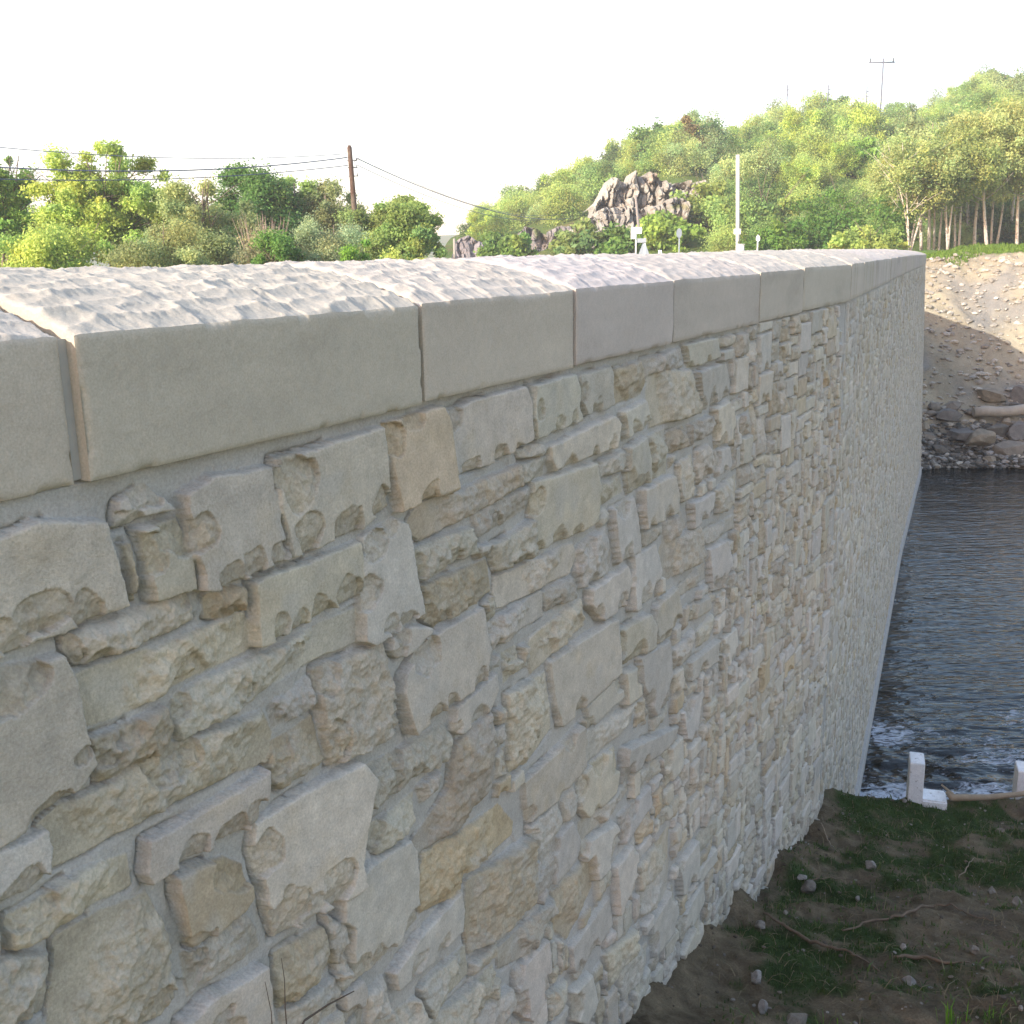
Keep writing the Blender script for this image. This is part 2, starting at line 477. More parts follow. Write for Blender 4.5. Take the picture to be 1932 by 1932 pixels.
# fill what was not traced: greedy packing of blocks on a fine lattice
CS = .0215
s0f, zlo = -1.3, -.15
nx_, nz_ = int((SMAX + .1 - s0f) / CS), int((4.62 - zlo) / CS)
occ = np.zeros((nx_, nz_), bool)
def inside(P, X, Y):
    r = np.zeros(X.shape, bool); n = len(P)
    for i in range(n):
        x1, y1 = P[i]; x2, y2 = P[(i + 1) % n]
        c = ((y1 > Y) != (y2 > Y)) & (X < (x2 - x1) * (Y - y1) / ((y2 - y1) + 1e-12) + x1)
        r ^= c
    return r
XC = s0f + (np.arange(nx_) + .5) * CS
ZC_ = zlo + (np.arange(nz_) + .5) * CS
for st in stones:
    a = st['P'].min(0) - 2 * CS; b = st['P'].max(0) + 2 * CS
    i0, i1 = np.searchsorted(XC, [a[0], b[0]]); j0, j1 = np.searchsorted(ZC_, [a[1], b[1]])
    gx, gz = np.meshgrid(XC[i0:i1], ZC_[j0:j1], indexing='ij')
    ins = inside(st['P'], gx, gz)
    for k in range(8):
        an = k * math.pi / 4
        ins |= inside(st['P'], gx + .015 * math.cos(an), gz + .015 * math.sin(an))
    occ[i0:i1, j0:j1] |= ins
prng = random.Random(11)
def zhere(i): return float(ztop(XC[i])) - .012
for j in range(nz_ - 2, -1, -1):
    i = 0
    while i < nx_:
        if occ[i, j] or ZC_[j] > zhere(i): i += 1; continue
        r = prng.random()
        big = r < .22
        w = prng.randint(7, 13) if big else prng.randint(4, 10)
        h = prng.randint(4, 7) if big else prng.choice([2, 3, 3, 3, 4, 4])
        if prng.random() < .13: w, h = prng.randint(3, 4), prng.randint(4, 7)
        ww = 0
        while ww < w and i + ww < nx_ and not occ[i + ww, j]: ww += 1
        hh = 0
        while hh < h and j - hh >= 0 and not occ[i:i + ww, j - hh].any(): hh += 1
        occ[i:i + ww, max(0, j - hh + 1):j + 1] = True
        if ww >= 2 and hh >= 2 or (hh >= 4):
            # the vertical joint at the bend is kept straight
            xa, xb = s0f + i * CS, s0f + (i + ww) * CS
            za, zb = ZC_[j] + CS / 2, ZC_[j] + CS / 2 - hh * CS
            if not (xa < S1 - .004 < xb):
                m = .0040; jt = .0050
                q = lambda: prng.uniform(-jt, jt)
                P = [(xa + m + q(), za - m + q() * .5), ((xa + xb) / 2, za - m + q() * .3), (xb - m + q(), za - m + q() * .5),
                     (xb - m + q(), (za + zb) / 2), (xb - m + q(), zb + m + q() * .5), (xa + m + q(), zb + m + q() * .5),
                     (xa + m + q(), (za + zb) / 2)]
                c = prng.choices([0, 1, 2, 3], [6, 6, 1.6, .5])[0]
                stones.append(dict(P=np.array(P), k='p' if prng.random() < .58 else 'r', c=c, chips=None, traced=False))
        i += max(ww, 1)

PAL = np.array([(.450, .416, .355), (.470, .422, .345), (.405, .350, .268), (.445, .368, .260)])
MORT = np.array((.405, .384, .342))
def sdf(P, X, Z):                            # positive inside
    d = np.full(X.shape, 1e9); n = len(P)
    for i in range(n):
        a = P[i]; e = P[(i + 1) % n] - a
        t = np.clip(((X - a[0]) * e[0] + (Z - a[1]) * e[1]) / (e @ e + 1e-12), 0, 1)
        d = np.minimum(d, (X - a[0] - e[0] * t) ** 2 + (Z - a[1] - e[1] * t) ** 2)
    return np.where(inside(P, X, Z), 1, -1) * np.sqrt(d)

def patch(sv, zv):
    X, Z = np.meshgrid(sv, zv, indexing='ij')
    X = X.astype(np.float64); Z = Z.astype(np.float64)
    H = .0035 + .0030 * fbm(X * 9, Z * 9, 3, 1) + .0012 * fbm(X * 70, Z * 70, 3, 5)
    H += np.where(vn(X * 4, Z * 4, 9) > .45, -.004, 0)
    Cc = np.ones(X.shape + (3,)) * MORT
    Cc *= (1 + .07 * fbm(X * 14, Z * 14, 3, 8))[..., None]
    Wx = X + .0014 * vn(X * 75, Z * 75, 2) + .0007 * vn(X * 240, Z * 240, 3) + .0026 * vn(X * 22, Z * 22, 6)
    Wz = Z + .0012 * vn(X * 75, Z * 75, 12) + .0007 * vn(X * 240, Z * 240, 13) + .0025 * vn(X * 22, Z * 22, 16)
    N3 = fbm(X * 60, Z * 60, 4, 21); N5 = fbm(X * 190, Z * 190, 2, 24); NA = vn(X * 34, Z * 34, 25); NB = vn(X * 34, Z * 34, 28); N2_ = fbm(X * 17, Z * 17, 3, 31); NC = fbm(X * 30, Z * 30, 4, 41)
    RW, _ = worley(X * 38 + .4 * vn(X * 30, Z * 30, 3), Z * 38 + .4 * vn(X * 30, Z * 30, 4))
    for idx, st in enumerate(stones):
        P = st['P']
        a = P.min(0) - .012; b = P.max(0) + .012
        if b[0] < sv[0] or a[0] > sv[-1] or b[1] < zv.min() or a[1] > zv.max(): continue
        i0, i1 = np.searchsorted(sv, [a[0], b[0]]); j0, j1 = np.searchsorted(zv, [a[1], b[1]])
        if i1 <= i0 or j1 <= j0: continue
        sl_ = (slice(i0, i1), slice(j0, j1))
        r = random.Random(idx * 7 + 1)
        x = X[sl_]; z = Z[sl_]
        d = sdf(P, Wx[sl_], Wz[sl_]) + (.0042 if st['traced'] else .0012)
        c = P.mean(0); size = P.max(0) - P.min(0); md = float(min(size))
        h0 = r.uniform(.017, .027) + .04 * max(0, md - .05)
        h0 = min(h0, .032)
        tx, tz = r.uniform(-.06, .06), r.uniform(-.07, .04)
        if P[:, 0].mean() > S1: h0 *= .62
        h = h0 + (x - c[0]) * tx + (z - c[1]) * tz
        rough = np.zeros(x.shape)
        if st['k'] == 'r':
            for q in range(r.randint(1, 3)):
                an = r.uniform(0, 6.28); sl2 = r.uniform(.10, .38); off = r.uniform(-.1, .35) * md
                pl = h0 - sl2 * (((x - c[0]) * math.cos(an) + (z - c[1]) * math.sin(an)) - off)
                h = np.minimum(h, pl)
            h = h + .0075 * N2_[sl_] + .0062 * N3[sl_] + .0050 * (RW[sl_] - .4) + .0016 * N5[sl_]
            h = h - .006 * np.exp(-np.maximum(d, 0) / .006)
            rough += .6
        else:
            h = h + .0007 * N3[sl_] + .0012 * N2_[sl_]
        chips = st['chips']
        if chips is None or (st['k'] == 'p' and len(chips) < 2) or st['k'] == 'r':
            chips = list(chips or [])
            n = (r.randint(2, 4) if st['k'] == 'p' else r.randint(1, 3)) if st['traced'] else r.randint(0, 2)
            for q in range(n):
                side = r.choices([0, 1, 2, 3], [5, 2, 1, 2])[0]
                u = r.random()
                lo, hi = P.min(0), P.max(0)
                # follow the slanted outline of the stone rather than its box
                k1, k2 = P[r.randrange(len(P))], P[r.randrange(len(P))]
                if side == 0:
                    kk = int(np.argmin(P[:, 1])); p = P[kk] * (1 - u) + P[(kk + (1 if r.random() < .5 else -1)) % len(P)] * u
                else:
                    kk = r.randrange(len(P)); p = P[kk] * (1 - u) + P[(kk + 1) % len(P)] * u
                chips.append((p[0], p[1], r.uniform(.22, .50) * min(md, .10) + .004))
        low = np.zeros(x.shape)
        for (cx, cz, cr) in chips:
            an = math.sin(cx * 91) * .5
            wa = .25 if cr > .03 else .45
            dx = (x - cx) + wa * cr * NA[sl_] + .0022 * N3[sl_]; dz = (z - cz) + wa * cr * NB[sl_] + .0022 * N3[sl_]
            q = 1 - np.sqrt(dx * dx * .85 + dz * dz * 1.15) / cr
            low = np.maximum(low, np.where(q > 0, .0032 + .36 * np.maximum(0, cr * .95 - np.maximum(d, 0)) + .06 * q * cr, 0))
        low = np.minimum(low, h0 * .50 + .15 * np.maximum(low - h0 * .50, 0))
        inchip = low > 0
        h = h - low + np.where(inchip, .0034 * N3[sl_] + .0040 * (RW[sl_] - .5) + .0012 * N5[sl_], 0)
        rough = np.where(inchip, 1.0, rough)
        # mortar smeared on to the upper edge of many stones
        h = h - .0020 * np.exp(-np.maximum(d, 0) / .0025)
        e = sstep(-.0006, .0026, d)
        cur = H[sl_]
        hn = cur * (1 - e) + np.maximum(h, .004) * e
        gap = r.random() < .75
        if gap:
            ex = np.exp(-np.maximum(-d, 0) / .0035) * ((x < c[0]) | (z < c[1] - size[1] * .3)) * (d < .0)
            hn = hn - .018 * ex * sstep(-.5, .2, N2_[sl_])
        H[sl_] = np.where(d > -.012, hn, cur)
        col = PAL[st['c']] * r.uniform(.87, 1.10) * np.array((1, r.uniform(.992, 1.002), r.uniform(.93, 1.03)))
        # plateau a little paler and warmer than the broken surfaces
        k = (1.07 - .15 * rough + .17 * NC[sl_] + .10 * N5[sl_] * (.4 + rough))[..., None]
        warm = np.array((1.0, .985, .95)) ** (rough[..., None] * 1.4)
        if st['c'] == 3 and st['k'] == 'p':
            pass
        tintn = sstep(.1, .7, fbm(x * 16 + idx, z * 16, 3, 51))[..., None] * (0.35 if st['c'] else .15)
        colm = (np.array(col) * (1 - tintn) + np.array((.47, .385, .26)) * tintn) * k * warm
        # mortar haze left on the face
        hz = (sstep(.15, .6, fbm(x * 11 + 5, z * 11 + idx * .37, 3, 61)) * .45)[..., None]
        colm = colm * (1 - hz) + MORT * 1.05 * hz
        ec = sstep(-.001, .003, d)[..., None]
        Cc[sl_] = Cc[sl_] * (1 - ec) + colm * ec
    # the open joint at the bend
    g = np.exp(-((X - S1) / .006) ** 2)
    H -= .03 * g
    zt = ztop(X)
    H = np.where(Z > zt - .0015, -.002, H)
    x, y, z = wall_xyz(X, Z, H - .016)
    V = np.stack([x, y, z], -1).reshape(-1, 3)
    return V, Cc.reshape(-1, 3), X.shape

def svals(a, b, k, lo, hi):
    out = [a]
    while out[-1] < b:
        zz = 1.27 + .88 * out[-1]
        out.append(out[-1] + min(hi, max(lo, k * zz * zz / 1120)))
    out[-1] = b
    return np.array(out)
QUAL = 1.0
pats = [(svals(-1.0, 1.3, .85 * QUAL, .0016 * QUAL, .004), np.arange(2.0, 4.66, .0022 * QUAL)),
        (svals(1.3, S1, .8 * QUAL, .003, .0065), np.arange(1.2, 4.66, .0036 * QUAL)),
        (svals(S1, SMAX, .6, .008, .012), np.arange(-.1, 4.66, .0085))]
Vs, Cs_, Qs = [], [], []; off = 0
for sv, zv in pats:
    V, C_, sh = patch(sv, zv)
    Vs.append(V); Cs_.append(C_); Qs.append(grid_faces(sh[0], sh[1], off)); off += len(V)
wall = empty('stone_wall', (float(P0[0]), float(P0[1]), 0))
tag(wall, 'pale limestone rubble wall with sawn coping curving away above the river', 'wall')
me = mesh_np('masonry', np.concatenate(Vs), np.concatenate(Qs), True, np.concatenate(Cs_))
reparent(link('masonry', me, M['masonry']), wall)
del Vs, Cs_, Qs

# core of the wall behind the facing, and an unseen return added to shade the far bank
mb = MB()
ss = np.concatenate([[-3.0], np.arange(-1, SMAX, .5), [SMAX]])
ss = np.unique(np.append(ss, S1))
fr = [wall_xyz(np.array(s), np.array(z), np.array(-.07)) for s in ss for z in (-.6, float(ztop(s)) - .002)]
bk = [wall_xyz(np.array(s), np.array(z), np.array(-.50)) for s in ss for z in (-.6, float(ztop(s)) - .002)]
V = []
for i in range(len(ss)):
    V += [fr[2 * i], fr[2 * i + 1], bk[2 * i + 1], bk[2 * i]]
Fc = []
for i in range(len(ss) - 1):
    a = 4 * i; b = a + 4
    for k in range(4): Fc.append((a + k, b + k, b + (k + 1) % 4, a + (k + 1) % 4))
Fc += [(0, 1, 2, 3), tuple(4 * (len(ss) - 1) + k for k in (3, 2, 1, 0))]
mb.add(V, Fc)
reparent(mb.build('core', M['mortar'], smooth=False), wall)
mb = MB()
ret = [(8.72, 22.5), (9.0, 24.3), (8.6, 26.5), (7.6, 29), (6.2, 32)]
for (a, b) in zip(ret[:-1], ret[1:]):
    a = Vector((*a, 0)); b = Vector((*b, 0)); d = (b - a).normalized(); n = Vector((d.y, -d.x, 0))
    n = -n if n.x > 0 else n
    V = []
    for p in (a, b):
        q = n * .45
        V += [p + Vector((0, 0, -.3)), p + Vector((0, 0, 4.72)), p + q + Vector((0, 0, 4.72)), p + q + Vector((0, 0, -.3))]
    mb.add(V, [(0, 1, 5, 4), (1, 2, 6, 5), (2, 3, 7, 6), (3, 0, 4, 7), (0, 3, 2, 1), (4, 5, 6, 7)])
reparent(mb.build('unseen_return_wall', M['mortar'], smooth=False), wall)

# footing at the waterline
mb = MB()
V = []
sf = np.arange(S1 + 1.5, SMAX + .01, .5)
for s in sf:
    for (h, z) in ((-.01, -.5), (-.01, .16), (.020, .155), (.032, .12), (.036, -.5)):
        V.append(wall_xyz(np.array(s), np.array(z), np.array(h)))
Fc = []
for i in range(len(sf) - 1):
    for k in range(4): Fc.append((5 * i + k, 5 * i + k + 1, 5 * i + k + 6, 5 * i + k + 5))
mb.add(V, Fc)
reparent(mb.build('footing', M['concrete'], smooth=False), wall)

# coping stones
CW, CR = .62, .072
joints = [-2.2, -1.4, -.70, 0, .768, 1.43, 2.12, 3.06, 3.75, 4.78, 5.6, 6.45, 7.4, 8.4, 9.4, 10.5, 11.6, 12.8, 14.0, 15.2, 16.4, 17.6, 18.8, 20.0, 21.2, 22.3, SMAX]
def coping_stone(i, sa, sb):
    g0 = .006 if i != 3 else .010
    sa += g0 + .0 ; sb -= .005
    r = random.Random(i * 3)
    mid = (sa + sb) / 2
    zz = 1.27 + .88 * max(sa, 0)
    du = min(.012, max(.0028, 1.0 * zz * zz / 1400)); dw = min(.012, max(.003, .0022 * zz))
    n = max(8, int((sb - sa) / du)); u = np.linspace(sa, sb, n)
    nw = int(CW / dw); w = np.linspace(0, CW, nw)
    nf = max(4, int(.18 / dw)); fz = np.linspace(0, 1, nf)
    zb = float(ztop(mid)) + r.uniform(-.0015, .0015)
    setb = r.uniform(0, .004) + (.010 if i == 2 else 0)
    U, Wd = np.meshgrid(u, w, indexing='ij')
    prof = CR * (1 - np.abs(1 - Wd / (CW / 2)) ** 1.7)
    # scallops left by the mason's punch, in rows along the stone
    row = Wd / .031
    ux = U / .074 + .12 * vn(U * 12, Wd * 12, 70 + i)
    dd, cid = worley(ux, row + .22 * vn(U * 9, Wd * 9, 77 + i), i)
    t = .0105 * dd ** 2 * 1.15 + .0022 * (cid - .5) + .0018 * fbm(U * 80, Wd * 80, 4, 80) * (.4 + dd) + .0008 * fbm(U * 240, Wd * 240, 2, 85) + .002 * fbm(U * 10, Wd * 10, 2, 90 + i)
    t = t + .006 * (1 - np.exp(-Wd / .012)) - .005
    edge = np.minimum(U - sa, sb - U)
    t = t - .006 * np.exp(-edge / .006)
    top = zb + .18 + prof + t * sstep(0, .006, Wd + .002)
    # front face
    Uf, Ff = np.meshgrid(u, fz, indexing='ij')
    tz = top[:, :1]
    Zf = zb + (tz - zb) * Ff
    ef = np.minimum(np.minimum(Uf - sa, sb - Uf), np.minimum(Zf - zb, tz - Zf))
    hf = .012 - setb - .003 * np.exp(-ef / .0035) + .0006 * fbm(Uf * 25, Zf * 25, 3, 95)
    chipn = sstep(.35, .6, vn(Uf * 30, Zf * 30, i + 3)) * np.exp(-ef / .005)
    hf = hf - .005 * chipn + .0006 * fbm(Uf * 130, Zf * 130, 2, 96)
    def put(s_, out, z_):
        x, y = path_top(s_)
        m_ = s_ < S1
        nx = np.where(m_, N1[0], N2[0]); ny = np.where(m_, N1[1], N2[1])
        return np.stack([x + nx * out, y + ny * out, z_], -1)
    A = put(Uf, hf, Zf).reshape(-1, 3)
    B = put(U, hf[:, -1:] - Wd, top).reshape(-1, 3)
    # ends and back
    V = [A, B]; Q = [grid_faces(n, nf, 0), grid_faces(n, nw, len(A))]; off = len(A) + len(B)
    for e, ui in ((0, 0), (1, n - 1)):
        tp = put(np.full(nw, u[ui]), hf[ui, -1] - w, top[ui]); bt = put(np.full(nw, u[ui]), hf[ui, 0] - w, np.full(nw, zb))
        E_ = np.stack([tp, bt], 1).reshape(-1, 3); V.append(E_); Q.append(grid_faces(nw, 2, off, e == 0)); off += len(E_)
    bkt = put(u, hf[:, -1] - CW, top[:, -1]); bkb = put(u, hf[:, 0] - CW, np.full(n, zb)); frb = A.reshape(n, nf, 3)[:, 0]
    E_ = np.stack([bkt, bkb, frb], 1).reshape(-1, 3); V.append(E_); Q.append(grid_faces(n, 3, off)); off += len(E_)
    V = np.concatenate(V); Q = np.concatenate(Q)
    base = np.array((.450, .400, .330)) * r.uniform(.97, 1.04) * (1, r.uniform(.985, 1.01), r.uniform(.96, 1.04))
    ca = np.ones(V.shape) * base
    # natural banding and grey staining of the sawn face
    fa = fbm(Uf * 5, Zf * 9, 3, 101 + i).reshape(-1)
    st = sstep(.15, .7, fbm(Uf * 3 + i, Zf * 8, 3, 111)).reshape(-1)
    gr_ = fbm(Uf * 95, Zf * 95, 2, 141).reshape(-1)
    bd = fbm(Uf * 1.6 + i * 3, Zf * 26, 3, 151 + i).reshape(-1)
    ca[:len(A)] *= (1 + .06 * fa - .13 * st + .05 * gr_ + .045 * bd)[:, None]
    if sa > S1:
        vs_ = sstep(.1, .7, vn(Uf * 14, Zf * 1.2, 121)).reshape(-1)
        ca[:len(A)] *= (1 - .10 * vs_)[:, None] * np.array((1, .98, .93)) ** vs_[:, None]
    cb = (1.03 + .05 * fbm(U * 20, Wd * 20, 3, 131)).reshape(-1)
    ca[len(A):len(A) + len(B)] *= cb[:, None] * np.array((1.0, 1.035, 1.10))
    me = mesh_np('coping_stone', V, Q, True, ca)
    o = reparent(link('coping_stone', me, M['coping']), wall)
    return o
for i, (a, b) in enumerate(zip(joints[:-1], joints[1:])):
    coping_stone(i, a, b)
# recessed bedding mortar between coping stones
mb = MB()
for j in joints[1:-1]:
    x, y = path_top(np.array(j)); nrm = N1 if j < S1 else N2
    zb = float(ztop(j))
    rot = Matrix.Rotation(-(TH1 if j < S1 else TH2), 4, 'Z').to_3x3()
    c = np.array([x, y]) + nrm * (-.008 - .28)
    mb.box((c[0], c[1], zb + .09), (.56, .020, .172), rot)
reparent(mb.build('joint_mortar', M['mortar'], smooth=False), wall)

# ================================================================== GROUND AND WATER
M['soil'] = mat('damp soil', attr=True, n1=(18, .22), n2=(130, .30), bump=[(45, 1.0, .022), (200, .9, .006)], rough=.97, spec=.1)
M['bank'] = mat('gravelly earth', attr=True, n1=(6, .16), n2=(55, .25), bump=[(22, .8, .04), (90, .7, .012)], rough=.97, spec=.1)
M['grassland'] = mat('rough grass', (.075, .11, .03), mixcol=((.13, .11, .05), .6, .5, .68), n1=(3, .25), n2=(30, .3), bump=[(12, .8, .08)], rough=.95, spec=.1)
M['hill'] = mat('hill scrub floor', (.10, .145, .035), mixcol=((.15, .13, .055), .2, .5, .65), n1=(.8, .3), bump=[(2, 1, .3)], rough=.97, spec=.05)
M['riverbed'] = mat('riverbed', (.06, .05, .035), n1=(4, .3))

def sheet(name, x, y, zf, m, kind='structure', colf=None):
    X, Y = np.meshgrid(x, y, indexing='ij')
    Z, keep = zf(X, Y)
    V = np.stack([X, Y, Z], -1).reshape(-1, 3)
    q = grid_faces(len(x), len(y), 0, True)
    if keep is not None:
        k = keep.reshape(-1)[q].all(1); q = q[k]
    c = colf(X, Y, Z).reshape(-1, 3) if colf is not None else None
    me = mesh_np(name, V, q, True, c)
    o = link(name, me, m); tag(o, kind=kind); return o

# broad ground reaching the horizon, just below the riverbed level
g = np.concatenate([-np.geomspace(3000, 60, 14), np.linspace(-50, 50, 11), np.geomspace(60, 3000, 14)])
sheet('ground', g, g, lambda X, Y: (np.full(X.shape, -.9), None), M['grassland'])

# land carrying the road, behind the wall
def land(X, Y):
    z = 3.72 + .04 * fbm(X * .3, Y * .3, 3, 1)
    side = (X - P0[0]) * N1[0] + (Y - P0[1]) * N1[1]
    side2 = (X - PC[0]) * N2[0] + (Y - PC[1]) * N2[1]
    s2 = np.where(Y < PC[1], side, side2)
    keep = s2 < -.25
    keep &= ~((Y > 21) & (X > 8.2 - (Y - 24) * .25))
    return z, keep
sheet('roadside_ground', np.arange(-70, 14, .5), np.concatenate([np.arange(-14, 32, .5), np.arange(32, 62, 2)]), land, M['grassland'])
# the road itself, parallel to the wall
mb = MB()
V = []
for s in np.arange(-8, 40, 1.0):
    p = (P0 + D1 * s) if s < S1 else (PC + D2 * (s - S1)); nn = N1 if s < S1 else N2
    for w in (-1.9, -7.9): q = p + nn * w; V.append((q[0], q[1], 3.86))
mb.add(V, [(2 * i, 2 * i + 1, 2 * i + 3, 2 * i + 2) for i in range(len(V) // 2 - 1)])
tag(mb.build('road', M['asphalt']), kind='structure')

# near bank
def bank_edge(X): return 5.66 + .11 * (X - 1.8) + .07 * vn(X * 2.3, X * 0 + 3, 3) + .02 * vn(X * 9, X * 0 + 3, 5)
def near_z(X, Y):
    z = np.interp(Y, [0, 1.5, 2.6, 2.98, 3.35, 4.03, 5.37, 6.2], [3.0, 2.75, 2.47, 2.37, 2.22, 2.03, 1.66, 1.52])
    z = z + .10 * fbm(X * 1.1, Y * 1.1, 3, 7) + .050 * fbm(X * 4, Y * 4, 3, 17) + .024 * fbm(X * 12, Y * 12, 3, 27) + .007 * fbm(X * 45, Y * 45, 2, 29)
    dw = (X - P0[0]) * N1[0] + (Y - P0[1]) * N1[1]
    z = z + .10 * np.exp(-np.maximum(dw, 0) / .14) * (.5 + .8 * vn(X * 5, Y * 5, 37))
    e = Y - bank_edge(X)
    z = z - np.where(e > 0, np.minimum(3.0, e * 1.3 + e * e * 3), 0)
    return z, (dw > -.3) & (z > -.5)
def near_c(X, Y, Z):
    g_ = fbm(X * 1.5 + 3, Y * 1.5, 4, 43) + .5 * fbm(X * 8, Y * 8, 3, 53)
    e = np.exp(-((Y - bank_edge(X) + .35) / .35) ** 2)
    dw = (X - P0[0]) * N1[0] + (Y - P0[1]) * N1[1]
    g_ = g_ + .40 * e - .5 * np.exp(-np.maximum(dw, 0) / .12)
    k = sstep(-.02, .30, g_)[..., None]
    so_ = np.array((.165, .132, .085)) * (1 + .35 * fbm(X * 28, Y * 28, 2, 66))[..., None] * (1 + .4 * fbm(X * 6, Y * 6, 3, 63))[..., None]
    pale = sstep(.2, .6, fbm(X * 2.2, Y * 3.5, 3, 73))[..., None]
    so_ = so_ * (1 - pale) + np.array((.15, .122, .09)) * pale
    gr = np.array((.048, .078, .024)) * (1 + .4 * fbm(X * 12, Y * 12, 3, 83))[..., None]
    return so_ * (1 - k) + gr * k
near = sheet('riverbank', np.arange(-.4, 6.5, .016), np.arange(.6, 6.8, .016), near_z, M['soil'], colf=near_c)
near.name = 'riverbank'

# far bank rising from the water to the birches
def far_edge(X): return 23.45 + .10 * (9.3 - X) + .25 * vn(X * .7, X * 0, 3)
def far_z(X, Y):
    d = Y - far_edge(X)
    z = np.interp(d, [-2, 0, .5, 1.6, 2.6, 4.6, 6.6, 7.6, 9, 20], [-1.2, 0, .35, 1.0, 1.55, 2.75, 4.0, 4.36, 4.30, 3.75])
    z = z + np.interp(d, [0, 3, 8, 20], [0, .1, .36, .62]) * np.clip((X - 10.5) / 3.2, -.15, 1.6)
    z = z + .20 * fbm(X * .9, Y * .9, 3, 2) + .09 * fbm(X * 4, Y * 4, 3, 12) * np.clip(d + 1, 0, 1)
    return z, (X > 5.5) & (z > -.8) & ~((X < 8.9) & (Y < 24))
def far_c(X, Y, Z):
    n = fbm(X * 1.3, Y * 1.3, 4, 22); d = Y - far_edge(X)
    c = np.array((.33, .285, .20)) * (1 + .3 * n)[..., None]
    gy = sstep(-.15, .45, fbm(X * .8 + 4, Y * .8, 4, 32) - .12 * (Z - 2))[..., None]
    c = c * (1 - gy) + np.array((.235, .222, .195)) * gy
    wet = (1 - sstep(.1, 1.5, d))[..., None]
    c = c * (1 - wet * .72)
    g_ = sstep(.0, .35, fbm(X * 1.5, Y * 1.5, 4, 42) * .6 + (d - 7.7) * .35)[..., None]
    return c * (1 - g_) + np.array((.085, .135, .028)) * g_
sheet('far_bank', np.arange(5.5, 34, .09), np.concatenate([np.arange(21.5, 42, .09), np.arange(42, 68, .4)]), far_z, M['bank'], colf=far_c)

# river
def water_mat():
    m = bpy.data.materials.new('river water'); m.use_nodes = True
    t = m.node_tree; N = t.nodes; L = t.links; b = N['Principled BSDF']
    b.inputs['Base Color'].default_value = (.010, .010, .008, 1)
    b.inputs['Roughness'].default_value = .04; b.inputs['IOR'].default_value = 1.333
    a = N.new('ShaderNodeVertexColor'); a.layer_name = 'tint'
    tc = N.new('ShaderNodeTexCoord')
    def nz(sx, sy, sc, det=4, dist=0.0):
        mp = N.new('ShaderNodeMapping'); mp.inputs['Scale'].default_value = (sx, sy, 1)
        mp.inputs['Rotation'].default_value = (0, 0, R(-10))
        L.new(tc.outputs['Object'], mp.inputs[0])
        n = N.new('ShaderNodeTexNoise'); n.inputs['Scale'].default_value = sc; n.inputs['Detail'].default_value = det
        n.inputs['Distortion'].default_value = dist; n.inputs['Roughness'].default_value = .6
        L.new(mp.outputs[0], n.inputs['Vector']); return n.outputs['Fac']
    b1 = N.new('ShaderNodeBump'); b1.inputs['Strength'].default_value = 1.0; b1.inputs['Distance'].default_value = .030
    L.new(nz(1, 3.2, 2.6, 2.5, .3), b1.inputs['Height']); L.new(b1.outputs[0], b.inputs['Normal'])
    # foam: amount per vertex times a torn noise
    sep = N.new('ShaderNodeSeparateColor'); L.new(a.outputs['Color'], sep.inputs[0])
    f = nz(1, 1.9, 7, 8, 1.6)
    ma = N.new('ShaderNodeMath'); ma.operation = 'ADD'; L.new(f, ma.inputs[0]); L.new(sep.outputs[0], ma.inputs[1])
    mr = N.new('ShaderNodeMapRange'); L.new(ma.outputs[0], mr.inputs[0]); mr.inputs[1].default_value = 1.03; mr.inputs[2].default_value = 1.22
    fo = N.new('ShaderNodeBsdfDiffuse'); fo.inputs[0].default_value = (.50, .54, .60, 1)
    ms = N.new('ShaderNodeMixShader'); L.new(mr.outputs[0], ms.inputs[0]); L.new(b.outputs[0], ms.inputs[1]); L.new(fo.outputs[0], ms.inputs[2])
    L.new(ms.outputs[0], N['Material Output'].inputs[0])
    return m
M['water'] = water_mat()
def wat_z(X, Y):
    fall = np.clip((10.6 - Y) / 2.0, 0, 1)            # broken water near the blocks
    z = .011 * fbm(X * 1.2, Y * 3.4, 2, 5) + .008 * fbm(X * .8, Y * 1.7, 2, 8)
    z = z + fall * (.075 * fbm(X * 2.5, Y * 4.5, 4, 9) + .03 * np.abs(fbm(X * 6, Y * 9, 3, 19)))
    return z, None
def wat_c(X, Y, Z):
    fall = np.clip((11.6 - Y) / 2.4, 0, 1) ** .7
    st = fbm(X * 1.3, Y * 2.2, 3, 29)
    a = .195 + .345 * fall + .36 * np.clip(st, -1, 1) * np.clip((12 - Y) / 3, .1, 1)
    a = a - .10 * np.clip((Y - 11) / 3, 0, 1)
    return np.stack([a, a, a], -1)
sheet('river', np.concatenate([np.arange(0, 7.5, .03), np.arange(7.5, 40, .12)]),
      np.concatenate([np.arange(4, 12, .03), np.arange(12, 27, .05)]), wat_z, M['water'], colf=wat_c)

